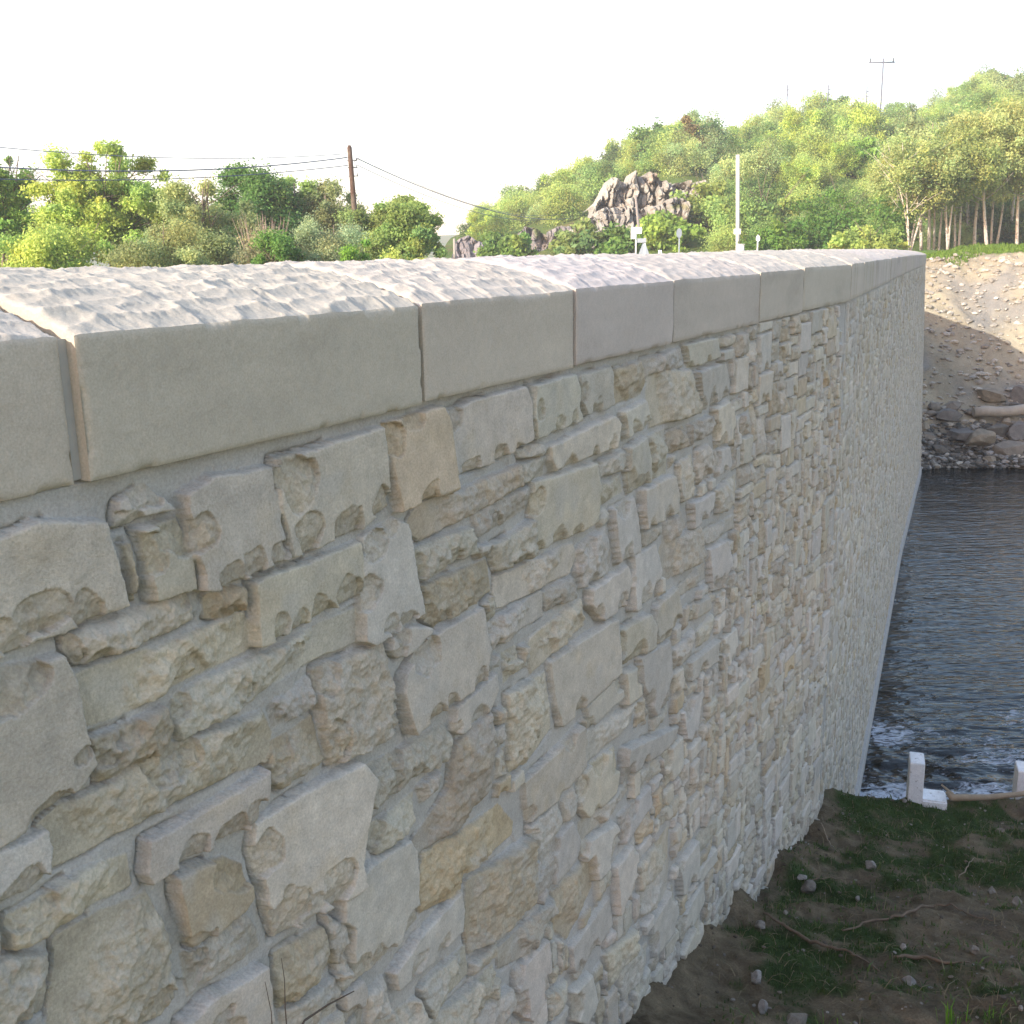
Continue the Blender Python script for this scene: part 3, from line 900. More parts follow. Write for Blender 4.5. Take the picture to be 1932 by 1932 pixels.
# hill: a real slope rising away behind the bank and the road
HP = [(600, 470), (760, 462), (840, 448), (930, 428), (1000, 398), (1150, 340), (1230, 290), (1290, 256), (1370, 298), (1450, 258), (1540, 232),
      (1620, 246), (1740, 246), (1790, 215), (1850, 185), (1932, 205), (2100, 180), (2500, 200), (3200, 300)]
HA, HE = [], []
for (px, py) in HP:
    r_ = ray(px, py); HA.append(r_.x / r_.y); HE.append(r_.z / r_.y)
def hill_h(X, Y):
    a = X / np.maximum(Y, 1); e = np.interp(a, HA, HE)
    foot, crest = 52., 108.
    k = np.clip((Y - foot) / (crest - foot), 0, 1)
    shape = np.where(k < .35, k / .35 * .46, .46 + (k - .35) / .65 * .54)
    top = e * crest + ZC - 3.7
    h = 3.7 + top * shape
    h = h - np.clip(Y - crest, 0, 200) * .12
    h = h + 1.2 * fbm(X * .06, Y * .06, 3, 3) * k * (1 - k) * 2
    return np.where(Y < foot, 3.55 + np.clip((Y - 34) / 18, 0, 1) * .15, h)
def hill_z(X, Y):
    return hill_h(X, Y), (Y > 38) & (X > -6 + 0 * Y)
sheet('hillside', np.arange(-8, 150, 1.5), np.arange(38, 190, 1.5), hill_z, M['hill'])
# far low ridge closing the view, bluish with distance only through the air in front of it
sheet('distant_ridge', np.linspace(-260, 200, 70), np.linspace(330, 520, 20),
      lambda X, Y: (3 + np.clip((Y - 330) / 120, 0, 1) * (12 + 4 * fbm(X * .01, Y * .01, 3, 4)), None), M['hill'])

# ================================================================== TREES AND SHRUBS
def leaf_mat(name, col, tr=.45):
    return mat(name, col, attr=True, transl=tr, rough=.6, spec=.25)
D_BRIGHT = True
LM = {k: leaf_mat('leaves ' + k, (1, 1, 1)) for k in ('a',)}['a']
BARK = mat('grey brown bark', (.20, .16, .12), n1=(14, .3), bump=[(40, .8, .01)])
BIRCH = mat('birch bark', (.60, .52, .44), mixcol=((.12, .09, .07), 9, .58, .66), n1=(5, .15), bump=[(30, .5, .006)])

def leaf_cloud(centers, radii, counts, size, rg, col, var=.25, flat=.75, up=.25, shell=.5):
    """many separate leaf faces gathered in clumps"""
    P, Nn, Cc = [], [], []
    for c, r, n in zip(centers, radii, counts):
        d = rg.normal(size=(n, 3)); d /= np.linalg.norm(d, axis=1, keepdims=True)
        rad = np.abs(rg.normal(size=n)) * .42 + .30 + .25 * rg.random(n)
        ax = rg.uniform(.7, 1.35, 3)
        p = d * rad[:, None] * r * np.array((1, 1, flat)) * ax + c
        P.append(p); Nn.append(d)
        v = 1 + var * (rg.random() - .45) * 1.6
        hue = rg.normal() * .05
        cc = np.array(col) * v * np.array((1 + hue * 1.5, 1, 1 - hue))
        Cc.append(np.clip(cc * (1 + .20 * (rg.random((n, 1)) - .5)), .004, .7))
    P = np.concatenate(P); Nn = np.concatenate(Nn); Cc = np.concatenate(Cc)
    n = len(P)
    nr = Nn * .75 + rg.normal(size=(n, 3)) * .75; nr[:, 2] += up
    nr /= np.linalg.norm(nr, axis=1, keepdims=True)
    t = np.cross(nr, rg.normal(size=(n, 3))); t /= np.linalg.norm(t, axis=1, keepdims=True) + 1e-9
    b = np.cross(nr, t)
    sz = size * (.6 + .8 * rg.random((n, 1)))
    a, w = t * sz, b * sz * .55
    V = np.stack([P - a, P - w + a * .1, P + a, P + w + a * .1], 1).reshape(-1, 3)
    Q = np.arange(4 * n).reshape(-1, 4)
    return V, Q, np.repeat(Cc, 4, 0)

def blob_crown(rg, w, h, n_cl, leaves, size, col, base=0.0, lean=0.0, cl=.30, flat=.8, power=.5, taper=.0, var=.3):
    """clump centres spread through an uneven ellipsoid w wide and h high standing on z=base"""
    cs, rs = [], []
    while len(cs) < n_cl:
        d = rg.normal(size=3); d /= np.linalg.norm(d)
        q = rg.random() ** power
        z = d[2] * q
        ww = 1 - taper * max(z, 0)
        p = np.array((d[0] * q * w / 2 * ww, d[1] * q * w / 2 * ww, base + h / 2 + z * h / 2 * .92))
        p[0] += lean * (p[2] - base)
        cs.append(p); rs.append(min(w, h) * cl * (.5 + .75 * rg.random()) * (1.0 - .35 * q))
    rs = np.array(rs)
    A_ = np.array(cs)
    A_[:, 2] = (base + h) - ((base + h) - A_[:, 2]) * (h - .02) / max(.1, (base + h) - A_[:, 2].min()) if False else A_[:, 2] + np.clip((A_[:, 2] - base) / h, 0, 1) * max(0, (base + h) - (A_[:, 2] + rs * flat * .75).max())
    ex = np.percentile(np.abs(A_[:, 0] - lean * (A_[:, 2] - base)), 96) + float(rs.mean()) * .8
    A_[:, :2] *= max(1., (w / 2) / ex) ** .8
    lim_ = w * .44
    A_[:, 1] = np.clip(A_[:, 1], -lim_, lim_)
    ok_ = np.abs(A_[:, 0] - lean * (A_[:, 2] - base)) < lim_
    A_ = A_[ok_]; rs = rs[ok_]
    cs = list(A_); cnt = np.maximum(8, (leaves * rs ** 2 / (rs ** 2).sum())).astype(int)
    return leaf_cloud(cs, rs, cnt, size, rg, col, flat=flat, var=var)

def trunk_mb(rg, h, rad, n_br, w, base=0.0, lean=(0, 0), multi=1, spread=.35, start=.35):
    mb = MB(); tops = []
    for k in range(multi):
        ax = rg.uniform(0, 6.28); sp = spread if multi > 1 else .06
        pts, rr = [], []
        bx, by = (rg.normal() * rad * 1.2 * (multi > 1), rg.normal() * rad * 1.2 * (multi > 1))
        wob = rg.normal(size=2) * .10
        for i in range(9):
            q = i / 8
            pts.append((bx + math.cos(ax) * sp * h * .5 * q ** 1.3 + lean[0] * q * h + wob[0] * math.sin(q * 5) * h * .12,
                        by + math.sin(ax) * sp * h * .5 * q ** 1.3 + lean[1] * q * h + wob[1] * math.sin(q * 4) * h * .12, base + q * h))
            rr.append(rad * (1 - .82 * q) / (multi ** .35))
        mb.tube(pts, rr, 7)
        for b in range(n_br):
            q = rg.uniform(start, .9); i = int(q * 8); p = Vector(pts[i]).lerp(Vector(pts[min(8, i + 1)]), q * 8 - i)
            an = rg.uniform(0, 6.28); ln = w * rg.uniform(.16, .34)
            e = p + Vector((math.cos(an) * ln, math.sin(an) * ln, ln * rg.uniform(.4, 1.1)))
            m = p.lerp(e, .5) + Vector((0, 0, -ln * .06))
            r0 = rr[i] * .55
            mb.tube([p, m, e], [r0, r0 * .7, r0 * .25], 5)
            for k2 in range(2):
                e2 = e + Vector(rg.normal(size=3)) * ln * .35; mb.tube([m, (m + e2) / 2 + Vector((0, 0, .05)), e2], [r0 * .5, r0 * .35, r0 * .12], 4)
    return mb

def crown_mesh(name, data):
    V, Q, C_ = data
    me = mesh_np(name, V, Q, False, C_); me.materials.append(LM); return me

def tree(name, label, cat, loc, w, h, col, seed, crown_base=.25, leaves=14000, size=.09, n_cl=46, trunk=.14, br=7, multi=1,
         bark=None, lean=0.0, cl=.22, group=None, flat=.8, spread=.35, power=.55, taper=0., var=.3, tree_top=.9):
    rg = np.random.default_rng(seed)
    if max(col) < .26 and D_BRIGHT: col = tuple(1.7 * q for q in col)
    root = empty(name, loc); tag(root, label, cat, group)
    cb = h * crown_base
    w = w * 1.1
    if crown_base <= .06: cb = -.35 * h
    me = crown_mesh('crown', blob_crown(rg, w, h - cb, n_cl, leaves, size, col, base=cb, lean=lean, cl=cl, flat=flat, power=power, taper=taper, var=var))
    link('crown', me, None, root)
    tm = trunk_mb(rg, h * tree_top, trunk, br, w, lean=(lean * .6, 0), multi=multi, spread=spread)
    tm.build('trunk', bark or BARK, root)
    return root

def place(px, D, z): 
    r = ray(px, 480); k = D / r.y
    return (r.x * k, D, z)
def width_at(px0, px1, D): return (px1 - px0) / F * D
def z_at(px, py, D): return at(px, py, D).z

GZ = 3.7
LIME = (.43, .54, .12); OLIVE = (.35, .41, .16); MID = (.30, .41, .11); DARK = (.12, .20, .05); SAGE = (.33, .40, .20); YEL = (.38, .46, .11); DUSK = (.28, .32, .13)
def roadside(name, label, cat, x0, x1, ytop, D, col, seed, **k):
    xm = (x0 + x1) / 2
    top = z_at(xm, ytop, D); w = width_at(x0, x1, D)
    return tree(name, label, cat, place(xm, D, GZ), w, top - GZ, col, seed, **k)
G1 = None
roadside('ash_tree', 'airy pale green tree cut off by the left edge of the photo', 'tree', -90, 84, 262, 36, (.15, .235, .045), 1, crown_base=.12, n_cl=110, cl=.115, leaves=48000, size=0.056, trunk=.10, br=14, multi=2, power=.45)
roadside('ash_tree', 'tallest lime green tree left of the utility pole', 'tree', 78, 345, 272, 35, LIME, 2, crown_base=.10, n_cl=150, cl=.11, leaves=96000, size=0.053, trunk=.13, br=18, multi=2, power=.42, taper=.25)
roadside('willow_tree', 'dull olive willow right of the tallest lime tree', 'tree', 292, 478, 332, 33, OLIVE, 3, crown_base=.05, n_cl=90, cl=.15, leaves=96000, size=0.041, trunk=.12, br=9, multi=2)
roadside('sycamore_tree', 'dark green round tree peeking over the olive willow', 'tree', 425, 565, 312, 40, (.085, .155, .035), 4, crown_base=.15, n_cl=40, cl=.22, leaves=54400, size=0.056)
roadside('sycamore_tree', 'mid green slim tree behind the brown twiggy bush', 'tree', 515, 615, 322, 42, MID, 5, crown_base=.15, n_cl=32, cl=.22, leaves=41600, size=0.056)
roadside('willow_tree', 'dusky green tree just left of the utility pole', 'tree', 560, 690, 342, 41, DUSK, 6, crown_base=.1, n_cl=40, cl=.2, leaves=57600, size=0.044)
roadside('sage_willow', 'low grey green rounded willow bush beside the utility pole', 'bush', 562, 690, 408, 32, SAGE, 7, crown_base=.0, n_cl=46, cl=.24, leaves=67200, size=0.031, trunk=.05)
roadside('alder_tree', 'broad bright green tree right of the utility pole', 'tree', 655, 800, 368, 38, (.31, .41, .12), 8, crown_base=.08, n_cl=85, cl=.16, leaves=70400, size=0.048)
roadside('alder_tree', 'dense dark sided tree at the right end of the left thicket', 'tree', 715, 836, 380, 36, (.27, .38, .10), 9, crown_base=.1, n_cl=85, cl=.16, leaves=64000, size=0.052)
roadside('leafy_bush', 'low bright bush at the foot of the tallest lime tree', 'bush', 20, 190, 425, 31, LIME, 10, crown_base=0, n_cl=50, cl=.22, leaves=51200, size=0.044, trunk=.04)
roadside('leafy_bush', 'olive bush between the lime tree and the brown twiggy bush', 'bush', 215, 400, 420, 30, OLIVE, 11, crown_base=0, n_cl=50, cl=.22, leaves=54400, size=0.036, trunk=.04)
roadside('leafy_bush', 'dark green bush beneath the brown twiggy bush', 'bush', 470, 570, 440, 30, (.085, .16, .03), 12, crown_base=0, n_cl=32, cl=.25, leaves=19200, size=0.044, trunk=.04)
roadside('leafy_bush', 'small bright green bush touching the base of the utility pole', 'bush', 640, 700, 452, 29, (.12, .23, .03), 13, crown_base=0, n_cl=22, cl=.28, leaves=12800, size=0.044, trunk=.03)
roadside('leafy_bush', 'yellow green low bush in front of the dense thicket end', 'bush', 712, 800, 474, 28, YEL, 14, crown_base=0, n_cl=30, cl=.25, leaves=12800, size=0.044, trunk=.03)
roadside('leafy_bush', 'shaded green bush filling the gap below the left trees', 'bush', -60, 120, 380, 44, MID, 15, crown_base=0, n_cl=40, cl=.25, leaves=19200, size=0.059, trunk=.04)
roadside('leafy_bush', 'mid green bush behind the lime and olive trees', 'bush', 300, 480, 380, 46, MID, 16, crown_base=0, n_cl=40, cl=.25, leaves=19200, size=0.059, trunk=.04)
# brown twiggy bush
rg = np.random.default_rng(77)
TW = mat('pale dry twigs', (.34, .25, .19))
root = empty('twiggy_bush', place(500, 31, GZ)); tag(root, 'pinkish brown leafless twiggy bush in the left thicket', 'bush')
mb = MB()
for k in range(80):
    a = rg.uniform(0, 6.28); q = rg.random() ** .6; h = rg.uniform(1.5, 2.6); w = .8 * q
    mb.tube([(math.cos(a) * w * .2, math.sin(a) * w * .2, 0), (math.cos(a) * w * .7, math.sin(a) * w * .7, h * .6), (math.cos(a) * w + rg.normal() * .1, math.sin(a) * w, h)], [.013, .009, .003], 4)
mb.build('twigs', TW, root)
link('leaves', crown_mesh('leaves', blob_crown(rg, 1.9, 2.2, 30, 12000, .035, (.33,.34,.17), cl=.28)), None, root)

# birches on the far bank: (base px, base py, depth, lean, height px top, stems)
def on_far(px, D):
    p = place(px, D, 0); z = float(far_z(np.array([p[0]]), np.array([p[1]]))[0][0])
    z = max(z, float(hill_h(np.array([p[0]]), np.array([p[1]]))[0]))
    return (p[0], p[1], z)
BT = [(1718, 50.2, 250, 4, -.05, 'four stemmed pale birch rising at the end of the wall', 150, .5),
      (1752, 54.0, 270, 1, -.05, 'thin leaning birch just right of the wall end', 80, .1),
      (1788, 51.0, 235, 3, -.10, 'forked birch with three stems on the edge of the gravel bank', 140, .3),
      (1805, 53.2, 215, 2, .00, 'straight pinkish birch beside the forked birch', 110, .15),
      (1824, 56.2, 230, 1, -.18, 'slim birch bending left in the middle of the grove', 90, .1),
      (1862, 51.8, 205, 1, -.20, 'birch with a long trunk slanting up to the left', 130, .1),
      (1880, 54.0, 190, 2, .0, 'thick pale birch second from the right edge', 130, .1),
      (1846, 58.5, 215, 2, .05, 'thin birch deep in the shade of the grove', 100, .2),
      (1918, 52.5, 170, 1, -.04, 'reddish birch trunk near the right edge of the photo', 130, .1),
      (1950, 51.8, 175, 1, .02, 'pale birch cut by the right edge of the photo', 140, .1),
      (1738, 55.0, 262, 1, -.16, 'very thin bare birch stem between the wall end and the forked birch', 60, .1),
      (1768, 54.0, 255, 2, -.06, 'twin stemmed slender birch beside the forked birch', 90, .22),
      (1838, 53.5, 225, 1, .08, 'slender birch leaning right in the middle of the grove', 90, .1),
      (1900, 56.0, 180, 1, .06, 'pale stem leaning right near the right edge of the grove', 100, .1)]
for i, (px, D, ytop, stems, ln, lab, wpx, sp) in enumerate(BT):
    loc = on_far(px, D); top = z_at(px, ytop, D); h = top - loc[2]
    tree('birch_tree', lab, 'birch tree', loc, wpx / F * D, h, [(.38, .44, .15), (.41, .46, .17), (.34, .41, .13), (.38, .44, .16)][i % 4], 100 + i, crown_base=.34, n_cl=120, cl=.20,
         leaves=30000, size=.062, trunk=.095 if stems == 1 else .085, br=9, multi=stems, bark=BIRCH, lean=ln, group='birches above the far bank', spread=sp, power=.6)
for i, (px, D, ytop, wpx, col, lab) in enumerate([
        (1690, 60, 345, 130, (.11, .19, .03), 'bright green round shrub behind the end of the wall'),
        (1590, 52, 352, 190, (.075, .145, .025), 'dark glossy broad shrub left of the four stemmed birch'),
        (1480, 50, 415, 130, (.08, .15, .025), 'dark low shrub above the coping left of the broad one'),
        (1640, 46, 428, 150, YEL, 'yellow green scrub in front of the broad dark shrub'),
        (1765, 62, 345, 150, DARK, 'shaded shrub behind the forked birch'),
        (1850, 63, 330, 170, MID, 'green shrub behind the grove of birches'),
        (1930, 60, 340, 150, DARK, 'dark shrub behind the grove at the right edge')]):
    loc = on_far(px, D); top = z_at(px, ytop, D)
    tree('broadleaf_shrub', lab, 'shrub', loc, wpx / F * D, max(1.2, top - loc[2]), col, 200 + i, crown_base=0, n_cl=46, cl=.22, leaves=18000, size=.075, trunk=.05)

# shrubs covering the hill: five kinds, copied
HC = [((.32, .40, .11), .075, .30), ((.23, .33, .09), .08, .26), ((.35, .42, .16), .07, .28), ((.12, .20, .055), .08, .27), ((.36, .47, .10), .08, .24)]
protos = []
for i, (c, sz, cl) in enumerate(HC):
    rg = np.random.default_rng(300 + i)
    V, Q, C_ = blob_crown(rg, 2.1, 2.0, 44, 13000, sz * .50, c, cl=cl, base=-.35, var=.75)
    protos.append(crown_mesh('hillside_shrub', (V, Q, C_)))
lab_h = ['yellowish green shrub among the bushes covering the hillside', 'mid green shrub among the bushes covering the hillside', 'pale sage green shrub among the bushes covering the hillside',
         'dark green shrub among the bushes covering the hillside', 'fresh bright green shrub among the bushes covering the hillside']
rg = np.random.default_rng(5)
cliff_px = lambda px, py: (1065 < px < 1365 and 312 + max(0, 1160 - px) * .8 < py < 520) or (925 < px < 1110 and 408 < py < 520)
cnt = 0
placed = []
from mathutils import Vector as Vv
def px_of(p):
    v = camo.matrix_world.inverted() @ Vv(p)
    return 966 + F * v.x / -v.z, 966 - F * v.y / -v.z
bpy.context.view_layer.update()
tries = 0
while cnt < 285 and tries < 9000:
    tries += 1
    D = 54 + 56 * rg.random() ** .8
    px = rg.uniform(900, 2030)
    p = place(px, D, 0); z = float(hill_h(np.array([p[0]]), np.array([p[1]]))[0])
    qx, qy = px_of((p[0], p[1], z + .7))
    if D < 86 and cliff_px(qx, qy): continue
    if qx < 1000 and qy > 420 and D < 80: continue
    s_ = rg.uniform(1.0, 1.9) * (.75 + .35 * (D - 54) / 56)
    if any((p[0] - a) ** 2 + (p[1] - b) ** 2 < (1.05 * (s_ + c)) ** 2 * .62 for a, b, c in placed): continue
    k = rg.choice(5, p=[.28, .27, .2, .15, .10])
    o = bpy.data.objects.new('hillside_shrub', protos[k]); COL.objects.link(o)
    o.location = (p[0], p[1], z); o.rotation_euler = (0, 0, rg.uniform(0, 6.28)); o.scale = (s_, s_, s_ * rg.uniform(.85, 1.25))
    kind_ = lab_h[k].split(' among')[0]
    row_ = ['at the hill foot', 'low on the hill', 'halfway up the hill', 'high on the hill', 'on the hill skyline'][int(min(4, (D - 54) / 11.3))]
    col_ = next(n for lim, n in ((1000, 'at its far left tip'), (1090, 'left of the cliff'), (1200, 'above the left of the cliff'), (1300, 'above the right of the cliff'), (1385, 'left of the tall pale pole'),
        (1460, 'right of the tall pale pole'), (1530, 'below the leftmost ridge pole'), (1600, 'below the middle ridge pole'), (1700, 'below the cross armed pole'), (1790, 'above the forked birch'), (1870, 'below the highest hilltop clump'), (9999, 'by the right edge')) if qx < lim)
    tag(o, kind_ + ' ' + row_ + ' ' + col_, 'shrub', kind_ + 's ' + row_ + ' ' + col_)
    placed.append((p[0], p[1], s_)); cnt += 1
byl = {}
for o in [o for o in bpy.data.objects if o.name.startswith('hillside_shrub')]: byl.setdefault(o['label'], []).append(o)
ORD = ['leftmost', 'second leftmost', 'third leftmost', 'fourth leftmost', 'fifth leftmost', 'sixth leftmost', 'seventh leftmost', 'eighth leftmost']
for l_, os_ in byl.items():
    if len(os_) > 1:
        os_.sort(key=lambda o: o.location.x / o.location.y)
        for i, o in enumerate(os_): o['label'] = ORD[min(i, 7)] + ' ' + l_
def hill_tree(px, ytop, wpx, D, col, seed, lab, name='hillside_tree', **k):
    p = place(px, D, 0); z = float(hill_h(np.array([p[0]]), np.array([p[1]]))[0])
    h = max(1.5, z_at(px, ytop, D) - z)
    return tree(name, lab, 'tree', (p[0], p[1], z), wpx / F * D, h, col, seed, leaves=14000, size=.13, n_cl=44, crown_base=.02, trunk=.1, **k)
hill_tree(1240, 232, 90, 88, (.085, .15, .04), 401, 'dark green tree left of the reddish conifer on the skyline')
hill_tree(1325, 232, 85, 90, (.07, .125, .035), 402, 'dark rounded tree right of the reddish conifer on the skyline')
hill_tree(1292, 222, 62, 80, (.15, .115, .045), 403, 'reddish brown conifer on the shoulder of the hill', name='conifer_tree', taper=.8)
hill_tree(1850, 132, 130, 108, (.105, .165, .045), 404, 'highest rounded clump on the hilltop at the right')
hill_tree(1262, 402, 95, 58, (.28, .42, .08), 405, 'bright green bush below the right end of the cliff')
hill_tree(1335, 347, 135, 62, (.28, .38, .10), 406, 'bright green tree left of the white pole')
hill_tree(1440, 372, 170, 60, (.24, .34, .09), 407, 'mid green tree right of the white pole')
hill_tree(1085, 418, 80, 52, (.14, .19, .06), 408, 'olive bush in front of the foot of the cliff')
hill_tree(1170, 430, 80, 52, (.11, .18, .04), 409, 'small green bush left of the road sign')
hill_tree(980, 440, 55, 52, (.13, .19, .045), 410, 'round green bush between the low outcrops')
hill_tree(940, 440, 60, 56, (.10, .165, .04), 411, 'green bush left of the low outcrops')
hill_tree(1600, 262, 90, 72, (.25, .42, .07), 412, 'vivid green tree halfway up the hill')
hill_tree(1900, 190, 150, 70, (.30, .36, .14), 413, 'tall feathery tree behind the birches at the right')
hill_tree(1750, 215, 140, 66, (.32, .38, .15), 414, 'feathery pale tree above the four stemmed birch')
hill_tree(1560, 185, 45, 106, (.10, .16, .05), 415, 'windblown tree on the ridge between the small poles')

# ================================================================== ROCKS
ROCK = mat('cliff rock', attr=True, n1=(1.2, .2), n2=(8, .22), bump=[(3, .8, .12), (14, .8, .04)], rough=.95)
STONE = mat('bank stone', attr=True, n1=(6, .2), n2=(50, .2), bump=[(20, .7, .02), (80, .5, .005)], rough=.9)
def rock_mesh(name, rg, sx, sy, sz, col, lev=3, cuts=9, rough_=.06):
    import bmesh
    bm = bmesh.new(); bmesh.ops.create_icosphere(bm, subdivisions=lev, radius=1)
    V = np.array([v.co[:] for v in bm.verts]); Q = np.array([[v.index for v in f.verts] for f in bm.faces]); bm.free()
    for k in range(cuts):
        n = rg.normal(size=3); n /= np.linalg.norm(n); d = rg.uniform(.50, .85)
        q = V @ n; V = V - np.outer(np.maximum(q - d, 0), n)
    nz = fbm(V[:, 0] * 3 + V[:, 2] * 2 + rg.random() * 50, V[:, 1] * 3 - V[:, 2] * 2.3, 4, 3)
    V = V * (1 + rough_ * nz)[:, None] * np.array((sx, sy, sz))
    c = np.array(col) * (1 + .25 * nz)[:, None]
    return mesh_np(name, V, Q, False, c, nper=3)

# cliff: columns of jointed rock in one continuous mesh
def hill_hit(px, py):
    for D in np.arange(50, 112, .25):
        p = at(px, py, D)
        if float(hill_h(np.array([p.x]), np.array([p.y]))[0]) >= p.z: return D
    return 80.
def crag(name, label, pts, D, depth, seed, col=(.33, .31, .265)):
    m_ = pts[len(pts) // 2]
    D = hill_hit(m_[0], m_[2] - (m_[2] - m_[1]) * .35) - 2.0
    """pts: outline (px,top py,bottom py) samples; built as a standing, cracked slab with real relief"""
    xs = np.linspace(pts[0][0], pts[-1][0], 150); tp = np.interp(xs, [p[0] for p in pts], [p[1] for p in pts]); bt = np.interp(xs, [p[0] for p in pts], [p[2] for p in pts])
    n = 110; V = []; C_ = []
    X = np.zeros((150, n)); Y = X.copy(); Z = X.copy()
    for i, px in enumerate(xs):
        a = at(px, tp[i], D); b = at(px, bt[i], D)
        q = np.linspace(0, 1, n)
        X[i] = a.x; Z[i] = a.z + (b.z - a.z) * q; Y[i] = D
    colid, cc = worley(X * 2.0 + seed + .3 * vn(X, Z, 2), Z * .55 + .5 * vn(X * .5, Z * .2, 4), seed)
    c2, cc2 = worley(X * 3.4, Z * 1.5 + .4 * vn(X, Z, 6), seed + 3)
    q = np.linspace(0, 1, n)[None, :]
    rel = 1.3 * (cc - .5) + 1.0 * (cc2 - .5) - .8 * sstep(.40, .6, colid) - .4 * sstep(.4, .6, c2) + .25 * fbm(X * 2.5, Z * 2.5, 4, 5)
    Y = Y - rel * depth * .40 - q * depth * .8 + depth * .3
    Y[:, 0] += depth * 2.2; Y[0] += depth * 1.5; Y[-1] += depth * 1.5
    Z = Z + .22 * (cc - .5) * (1 - q)
    X = X + .12 * vn(Z * 2, X * 2, 3)
    nc = fbm(X * .9, Z * .9, 4, 8)
    c = np.array(col) * (1 + .30 * nc + .25 * (cc2 - .5))[..., None]
    gr = sstep(.25, .55, fbm(X * .7 + 9, Z * .9, 3, 18))[..., None]
    c = c * (1 - gr) + np.array((.12, .14, .05)) * gr
    rs = sstep(.35, .6, fbm(X * 1.1 + 3, Z * .8, 3, 28))[..., None] * .25
    c = c * (1 - rs) + np.array((.40, .27, .17)) * rs
    cx, cy, cz = float(X.mean()), float(Y.mean()), float(Z.min())
    Vt = np.stack([X - cx, Y - cy, Z - cz], -1).reshape(-1, 3)
    me = mesh_np(name, Vt, grid_faces(150, n, 0), False, c.reshape(-1, 3))
    o = link(name, me, ROCK); o.location = (cx, cy, cz); tag(o, label, 'rock face'); return o
crag('rock_outcrop', 'tall upper tier of the jagged pinkish cliff on the hill', [(1118, 392, 470), (1135, 372, 470), (1155, 332, 470), (1178, 336, 470), (1192, 352, 470), (1202, 322, 470), (1216, 325, 470), (1228, 318, 470), (1246, 335, 470), (1262, 345, 470), (1290, 342, 460), (1335, 335, 450)], 76, 2.2, 3)
crag('rock_outcrop', 'lower columned tier of the cliff behind the road sign', [(1070, 440, 488), (1090, 425, 488), (1112, 408, 488), (1130, 400, 488), (1150, 392, 488), (1170, 386, 488), (1200, 388, 488), (1240, 384, 488), (1280, 372, 480), (1300, 380, 480)], 68, 2.0, 9, (.33, .31, .27))
crag('rock_outcrop', 'slanting grey outcrop left of the main cliff', [(955, 462, 492), (970, 440, 492), (990, 425, 492), (1010, 428, 492), (1030, 440, 492), (1060, 425, 492), (1085, 432, 492)], 62, 1.2, 14, (.20, .185, .175))
crag('rock_outcrop', 'low dark boulder outcrop by the leaning post', [(852, 462, 495), (862, 450, 495), (880, 440, 495), (898, 452, 495), (915, 460, 495), (935, 478, 495)], 56, .9, 21, (.22, .20, .20))

# boulders and stones on the far bank
rg = np.random.default_rng(12)
def far_pt(px, py):
    best = None
    for D in np.arange(23.0, 36, .04):
        p = at(px, py, D); z = float(far_z(np.array([p.x]), np.array([p.y]))[0][0])
        if z >= p.z: return (p.x, p.y, z)
    p = at(px, py, 30); return tuple(p)
BL = [(1870, 748, 62, 34, .42, 'large slanting boulder highest in the row of boulders'), (1925, 752, 40, 40, .33, 'tan boulder behind the highest boulder at the right edge'),
      (1800, 768, 44, 18, .25, 'flat grey slab above the left end of the log'), (1762, 771, 30, 22, .2, 'small bright topped boulder nearest the wall'),
      (1838, 778, 50, 17, .3, 'long flat slab just above the log'), (1873, 779, 30, 18, .2, 'rounded slab above the middle of the log'),
      (1755, 783, 30, 14, .2, 'flat stone touching the wall edge above the water'), (1790, 788, 52, 26, .4, 'squared block at the left end of the log'),
      (1880, 815, 46, 28, .3, 'dark rounded boulder below the log'), (1922, 820, 44, 42, .35, 'big tan boulder below the log at the right edge'),
      (1900, 800, 24, 16, .2, 'small pale stone directly beneath the log'), (1815, 822, 75, 30, .55, 'long boulder tilting down to the right above the shore'),
      (1850, 830, 62, 46, .5, 'massive square boulder in the centre of the lower row'), (1905, 848, 62, 34, .45, 'pale pitted boulder at the water on the right'),
      (1918, 770, 32, 20, .25, 'light stone behind the right part of the log'), (1752, 826, 28, 22, .2, 'brownish stone close to the wall below the block'),
      (1778, 850, 34, 22, .25, 'bluish stone among the pebbles at the shore'), (1808, 862, 26, 14, .2, 'small flat stone on the shore gravel'),
      (1742, 812, 24, 20, .2, 'dark stone tucked against the wall'), (1870, 868, 30, 14, .2, 'low stone at the waterline on the right')]
for (px, py, w, h, dp, lab) in BL:
    p = far_pt(px, py + h * .25); D = p[1]; col = [(.21, .185, .15), (.175, .165, .15), (.25, .215, .16), (.15, .14, .12)][rg.integers(4)]
    wy = w / F * D / 2 * 1.1; hz = h / F * D / 2 * 1.15
    me = rock_mesh('boulder', rg, wy, max(.12, wy * .75), hz, col, 4, 12, .05)
    o = link('boulder', me, STONE); o.location = (p[0], p[1] + .05, p[2] + hz * .45); o.rotation_euler = (rg.normal() * .1, rg.normal() * .15, rg.uniform(-.3, .3))
    tag(o, lab, 'boulder', 'boulders along the far shore')
# log
M['log'] = mat('weathered log', (.36, .32, .26), n1=(4, .25), bump=[(25, .8, .01)])
a = far_pt(1832, 792); b = far_pt(1975, 786)
mb = MB(); A = Vector(a) + Vector((0, -.1, .16)); B = Vector(b) + Vector((0, -.1, .18))
mb.tube([A.lerp(B, k / 6) + Vector((0, 0, .02 * math.sin(k * 2))) for k in range(7)], [.11, .125, .12, .125, .13, .125, .12], 12)
tag(mb.build('log', M['log']), 'long weathered grey log lying across the boulders of the far bank', 'log')
